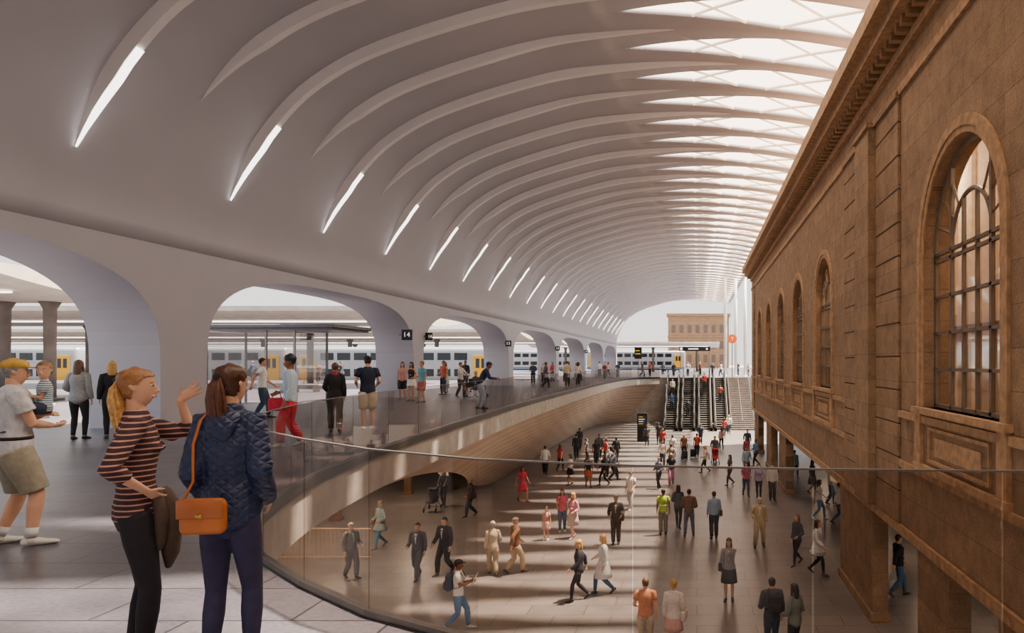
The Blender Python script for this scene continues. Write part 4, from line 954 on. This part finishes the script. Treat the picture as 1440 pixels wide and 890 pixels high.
person(WX,WY,WR,1.66,'f','sit','lap','lap',('short',GR),s2,('shirt','#3a3440'),('pants','#26262e'),lod=1,label='seated person in dark clothes in a wheelchair')

# --- lower concourse people
Lw=[
 (-5.94,17.7,-80,1.76,'m','walk','hold','hold',('cap',BK,'#3a3a42'),s3,('tee','#ecebe8'),('jeans','#3f6f9c'),'#b8b8b8','man in white t-shirt and jeans reading a newspaper'),
 (-10.7,22.0,-120,1.7,'m','step','bend','down',('short',GR),s1,('jacket','#6d6a66','#7fd08a'),('pants','#5c5a58'),'#222','grey-haired man in grey jacket over green shirt'),
 (-11.4,25.6,150,1.7,'f','walk','bend','bend',('long','#a8a39c'),s2,('coat','#9fb0b4',.72),('jeans','#4f93b8'),'#8a5a3a','woman in pale grey coat and blue jeans'),
 (-8.6,21.9,175,1.74,'m','walk','down','bend',('short',BR),s1,('suit','#5b606c','#c8d4e8'),('pants','#555a66'),'#1a1a1a','man in grey suit walking'),
 (-7.95,22.4,160,1.8,'m','walk2','down','fwd',('short',BK),s1,('suit','#2a2a34','#c8c8d0'),('pants','#282832'),'#1a1a1a','man in dark suit walking'),
 (-11.75,33.0,185,1.68,'f','step','push','push',('long',BK),s2,('shirt','#25252c'),('leggings','#1c1c22'),'#222','woman in dark clothes pushing a pushchair'),
 (-9.8,30.8,130,1.7,'f','walk','fwd','back',('bun',BR),s2,('shirt','#4a3a44'),('pants','#23232b'),'#222','woman in dark clothes striding'),
 (-12.9,36.2,200,1.68,'f','stand','down','bend',('long',BK),s2,('shirt','#e4e0dc'),('skirt','#22242c',.6),'#222','woman in white shirt and dark skirt'),
 (-6.4,22.3,25,1.68,'f','step','down','bend',('short',GR),s1,('jacket','#bfb098'),('pants','#a89678'),'#4a3a2a','older woman in beige jacket'),
 (-5.75,22.5,-50,1.76,'m','walk2','fwd','back',('cap',GR,'#8a7a60'),s1,('jacket','#7d5436'),('pants','#b9a183'),'#4a3a2a','older man in tan jacket, flat cap and beige trousers'),
 (-8.35,34.1,-130,1.7,'f','walk','fwd','back',('long','#5a2a1a'),s2,('dress','#c8324f',.55),('none','#000'),'#882233','woman in red dress walking'),
 (-9.05,42.4,10,1.72,'m','walk','down','bend',('short',BK),s2,('shirt','#d8d6d2'),('pants','#23242c'),'#222','man in white shirt walking away'),
 (-8.4,43.7,-20,1.66,'f','walk2','down','back',('long',BR),s1,('tee','#b83a3e'),('leggings','#20202a'),'#222','woman in red top walking'),
 (-8.9,54,0,1.72,'m','walk','fwd','back',('short',BK),s3,('shirt','#3a3c44'),('pants','#22242c'),'#222','man in dark clothes walking'),
 (-6.9,38.7,130,1.68,'f','step','bend','down',('long',BK),s2,('shirt','#e6e2de'),('skirt','#1e1e26',.6),'#222','woman in white shirt and black skirt'),
 (-5.8,38.0,200,1.66,'f','walk','fwd','down',('short',BK),s3,('tee','#262a34'),('skirt','#a8583c',.6),'#222','woman in dark top and rust skirt'),
 (-5.05,38.6,120,1.68,'f','walk2','down','fwd',('long',BR),s2,('jacket','#1e1e26'),('leggings','#1a1a20'),'#222','woman in black jacket'),
 (-4.7,40.3,-70,1.74,'m','walk','fwd','back',('short',BK),s2,('shirt','#5b5f6c'),('pants','#2a2c34'),'#222','man in slate shirt walking'),
 (-5.65,26.7,175,1.2,'f','stand','down','down',('pony',BR),s1,('dress','#e0a6a0',.55),('none','#000'),'#eee','little girl in pink dress'),
 (-5.3,28.0,190,1.66,'f','stand','down','bend',('long',BR),s1,('tee','#d0667a'),('jeans','#5a6a86'),'#ccc','woman in pink top and jeans holding a child hand'),
 (-4.7,27.0,150,1.72,'f','step','bend','cross',('long',BL),s1,('shirt','#d698a8'),('skirt','#c8b8b4',.5),'#a88','blonde woman in pink shirt and pale skirt'),
 (-2.97,26.1,180,1.76,'m','stand','bend','bend',('cap',BR,'#6a5a48'),s2,('jacket','#4c4440','#b8a890'),('pants','#4a423c'),'#2a2420','man in dark jacket and hat carrying a bag'),
 (-3.3,19.9,110,1.72,'f','walk','fwd','back',('long',BL),s1,('jacket','#20222c'),('leggings','#1c1c24'),'#222','blonde woman in dark jacket striding'),
 (-2.7,20.5,110,1.72,'f','walk2','down','bend',('long',BL),s1,('coat','#d8dadc',.5),('jeans','#3a5a8a'),'#333','blonde woman in long white coat and jeans'),
 (-3.0,32.3,160,1.72,'m','walk','fwd','down',('short',BR),s1,('tee','#efeeec'),('pants','#b8b2aa'),'#ccc','man in white t-shirt and pale trousers'),
 (-1.3,27.5,5,1.74,'m','stand','down','down',('short',BK),s3,('tee','#a8c832'),('pants','#7c7468'),'#333','man in yellow-green safety vest seen from behind'),
 (-.75,28.6,-10,1.74,'f','step','bend','down',('long',BR),s1,('jacket','#4a4c56'),('leggings','#20222a'),'#333','woman in charcoal jacket seen from behind'),
 (-.3,27.25,0,1.8,'m','wide','bend','bend',('short',BK),s2,('jacket','#6a4a34'),('jeans','#5a6474'),'#3a2a20','man in brown leather jacket seen from behind'),
 (.65,26.9,10,1.76,'m','stand','down','down',('short',BR),s2,('shirt','#8fa9ca'),('pants','#22252e'),'#222','man in blue shirt with shoulder bag'),
 (2.26,25.7,180,1.78,'m','wide','down','bend',('short','#c8c0b4'),s1,('suit','#c2ae86','#d0dcd8'),('pants','#b29f76'),'#5a4030','older man in tan suit standing'),
 (.9,19.9,175,1.72,'f','stand','chin','down',('long','#3a2a24'),s1,('jacket','#9a9a9e'),('skirt','#4a4a52',.5),'#333','woman in grey jacket and skirt with hand to face'),
 (-1.17,16.2,0,1.72,'m','stand','bend','down',('short','#6a4a34'),s1,('tee','#d08a64'),('pants','#c0b09c'),'#333','man in orange shirt seen from behind'),
 (-.53,16.1,-10,1.72,'f','stand','down','bend',('short',BL),s1,('jacket','#e4dcd4'),('skirt','#d8a8a0',.6),'#333','woman in white jacket seen from behind'),
 (1.7,16.1,10,1.76,'m','stand','bend','down',('short',BK),s2,('jacket','#3c4048'),('jeans','#2c3a50'),'#333','man in dark jacket with backpack'),
 (2.17,15.8,40,1.72,'f','stand','bend','bend',('long','#2a1e18'),s2,('jacket','#747c74'),('leggings','#2a2a32'),'#333','woman in grey-green jacket'),
 (3.3,23.4,130,1.68,'f','walk','bend','down',('long','#7a3a24'),s1,('shirt','#3a3a44'),('leggings','#1c1c24'),'#222','woman in black clothes walking'),
 (3.8,22.4,-120,1.72,'f','walk2','down','fwd',('long',BR),s1,('coat','#d8d6d4',.75),('leggings','#1c1c24'),'#222','woman in pale open coat and black leggings'),
 (5.75,20.3,-80,1.76,'m','walk','fwd','back',('short',BR),s1,('jacket','#202430'),('jeans','#4a6a94'),'#3a3a3a','man in black jacket and blue jeans striding'),
 (5.2,30.2,-100,1.7,'f','walk','fwd','back',('long',BR),s1,('tee','#e6e2de'),('jeans','#7090b0'),'#ccc','woman in white top and light jeans walking'),
 (5.85,29.2,-90,1.76,'m','walk2','fwd','back',('short',BK),s2,('shirt','#e2e2e0'),('jeans','#34507c'),'#333','man in white shirt and jeans walking'),
 (5.9,36.3,-70,1.72,'f','walk','down','back',('long',BK),s3,('jacket','#3a3236'),('skirt','#5a4a44',.5),'#333','woman in brown jacket walking'),
 (3.65,34.4,180,1.74,'m','stand','down','down',('short',BR),s1,('shirt','#dcdad6'),('pants','#3c4048'),'#222','man in white shirt'),
 (3.05,35,175,1.68,'f','step','bend','down',('long',BK),s2,('shirt','#b8a8c8'),('leggings','#26262e'),'#222','woman in lilac shirt'),
 (2.45,35.6,190,1.68,'f','walk','down','bend',('long',BR),s1,('tee','#c84a7a'),('jeans','#3a4a6a'),'#222','woman in pink top'),
]
far=[(1.8,38.7,120,'f','#4a4a54','#2a2a30'),(1.2,47.6,180,'m','#5c5c64','#26262c'),(0,50.4,0,'m','#c04a4a','#22242c'),(-.9,49.3,-20,'m','#7a4a3a','#2a2a30'),(-2.0,37.5,140,'m','#4f5a72','#22242c'),(-1.4,38.8,180,'m','#22242c','#b87a9a'),
 (-1.7,49.3,10,'m','#d0ccc8','#2a3040'),(-2.6,54.5,180,'f','#a84040','#20222a'),(-4.0,57,190,'m','#4c4e58','#22242c'),(-3.1,57.8,0,'m','#303440','#26262c'),(-6.5,45.9,20,'m','#22242c','#20222a'),(-6.0,46.8,120,'f','#c4524e','#20222a'),(-5.4,47.6,0,'m','#2a2c36','#1e2028'),
 (-6.7,48.8,190,'m','#50525c','#22242c'),(-5.0,41.6,60,'f','#84868e','#24262e'),(-7.3,47,-60,'m','#70707a','#22242c'),(3.8,45.9,120,'m','#5a7fa8','#2a2c34'),(3.3,47.5,150,'f','#b85060','#22242c'),(2.5,64.8,0,'f','#9c3a40','#2a2c34'),(3.0,66.5,0,'m','#d8d4ce','#2c3444'),(-1.6,44,10,'m','#8a7a6c','#2a2a30'),(-2.2,45.5,190,'f','#d0c4b8','#3a3a44'),(.3,58,180,'m','#303a4c','#22242c'),(-8.3,49,10,'m','#28303c','#22242c'),(3.7,52,180,'m','#3a4a60','#24262e'),(5.6,40.8,-40,'m','#7aa090','#33353c'),
 (.5,43,90,'f','#d8c8b8','#3a3a44'),(2.9,41.5,200,'m','#9fb0c4','#2a2c34'),(1.9,55,10,'f','#c8a8a0','#2a2a30'),(6.3,33.5,-100,'m','#c8c0b4','#3a4660')]
LP=[]
for d in Lw:
    sh=d[12]; sh=sh if len(sh)==7 else '#'+''.join(c*2 for c in sh[1:])
    bt=d[11]; bt=(bt[0],'#000000') if bt[0]=='none' else bt
    LP.append(person(*d[:8],d[8],d[9],d[10],bt,sh,z=L,lod=1 if d[1]<34 else 0,label=d[13]))
for (x,y,r,sx,t,bt) in far:
    LP.append(person(x,y,r,RND.choice((1.66,1.72,1.78)),sx,RND.choice(('walk','walk2','step')),RND.choice(('down','fwd','bend')),RND.choice(('down','back','bend')),('short' if sx=='m' else 'long',RND.choice((BR,BK,BK,BL))),RND.choice((s1,s2,s3)),(RND.choice(('shirt','tee','jacket')),t),(RND.choice(('pants','jeans')),bt),z=L,lod=0,label='person in %s clothes walking on the lower concourse'%('casual' if sx=='m' else 'smart')))
for (xc,t,r,col) in ((-2.6,.62,180,'#c8c4bc'),(-2.6,.35,180,'#2f4f7a'),(.8,.75,180,'#b83a3a'),(-.9,.2,0,'#30343e'),(2.45,.5,0,'#8a4a3a')):
    i=int(t*25); yy=70+.2+8.8*(i+.5)/25; zz=-5+5*(i+1)/25
    person(xc,yy,r,1.7,'m','stand','down','bend',('short',BK),s2,('shirt',col),('pants','#24262e'),z=zz,lod=0,label='person standing on an escalator step')
paper(LP[0]); backpack(LP[0],'#28344a','navy backpack worn by a man reading'); backpack(LP[33],'#202228','black backpack worn over a dark jacket')
handbag(LP[28],1,'#2a2622'); handbag(LP[21],-1,'#4a3a2e'); handbag(LP[30],1,'#3a3a40'); handbag(LP[32],1,'#e0d6cc'); handbag(LP[6],-1,'#3a2a28'); handbag(LP[2],1,'#8a5a3a')
suitcase(LP[47],1,'#26262c'); suitcase(LP[46],-1,'#1e2028')
stroller(-11.85,31.9,185,'#33343c'); stroller(1.2,46.5,180,'#c03038')
S=LP[25]['S'];tr_=LP[25]['tr']; a=MB(); a.loft([S(1.12),S(1.16)],[(tr_(1.12)[0]+.02,tr_(1.12)[1]+.02)]*2,(1,0,0),16,0,0); acc(LP[25],a,'reflective_band',mat('reflective','#e8e8e0',.3),'','',LP[25]['root'])

# ------------------------------------------------------------------ lights
sun=bpy.data.lights.new('sun','SUN'); sun.energy=44; sun.angle=radians(2.0); sun.color=(1,.83,.64)
so_=bpy.data.objects.new('sun',sun); COL.objects.link(so_); d=V3((-.36,-.12,-1)).normalized(); so_.rotation_euler=d.to_track_quat('-Z','Y').to_euler()
W=bpy.data.worlds.new('world'); sc.world=W; W.use_nodes=True; nt=W.node_tree; bg=nt.nodes['Background']
tc=nt.nodes.new('ShaderNodeTexCoord'); sp=nt.nodes.new('ShaderNodeSeparateXYZ'); r=nt.nodes.new('ShaderNodeValToRGB')
nt.links.new(tc.outputs['Generated'],sp.inputs[0]); nt.links.new(sp.outputs['Z'],r.inputs[0])
r.color_ramp.elements[0].position=0; r.color_ramp.elements[0].color=(1,.95,.90,1); r.color_ramp.elements[1].position=.6; r.color_ramp.elements[1].color=(.82,.89,1,1)
nt.links.new(r.outputs[0],bg.inputs[0]); bg.inputs[1].default_value=1.9
for (x,y) in ((-11,14),(-13,18),(-11.5,22),(-13.5,27),(-13,33),(8,12),(8,17),(8,24),(8,32),(8,45)):
    l=bpy.data.lights.new('fill_light','AREA'); l.energy=260 if x<0 else 90; l.size=.5; l.color=(1,.78,.56)
    o=bpy.data.objects.new('fill_light',l); COL.objects.link(o); o.location=(x,y,-.85 if x<0 else -2.25); o['label']='added warm downlight'; o['category']='fill'  # added fill lights that brighten the dim lower level under the slabs
print('PEOPLE',len(PEOPLE))
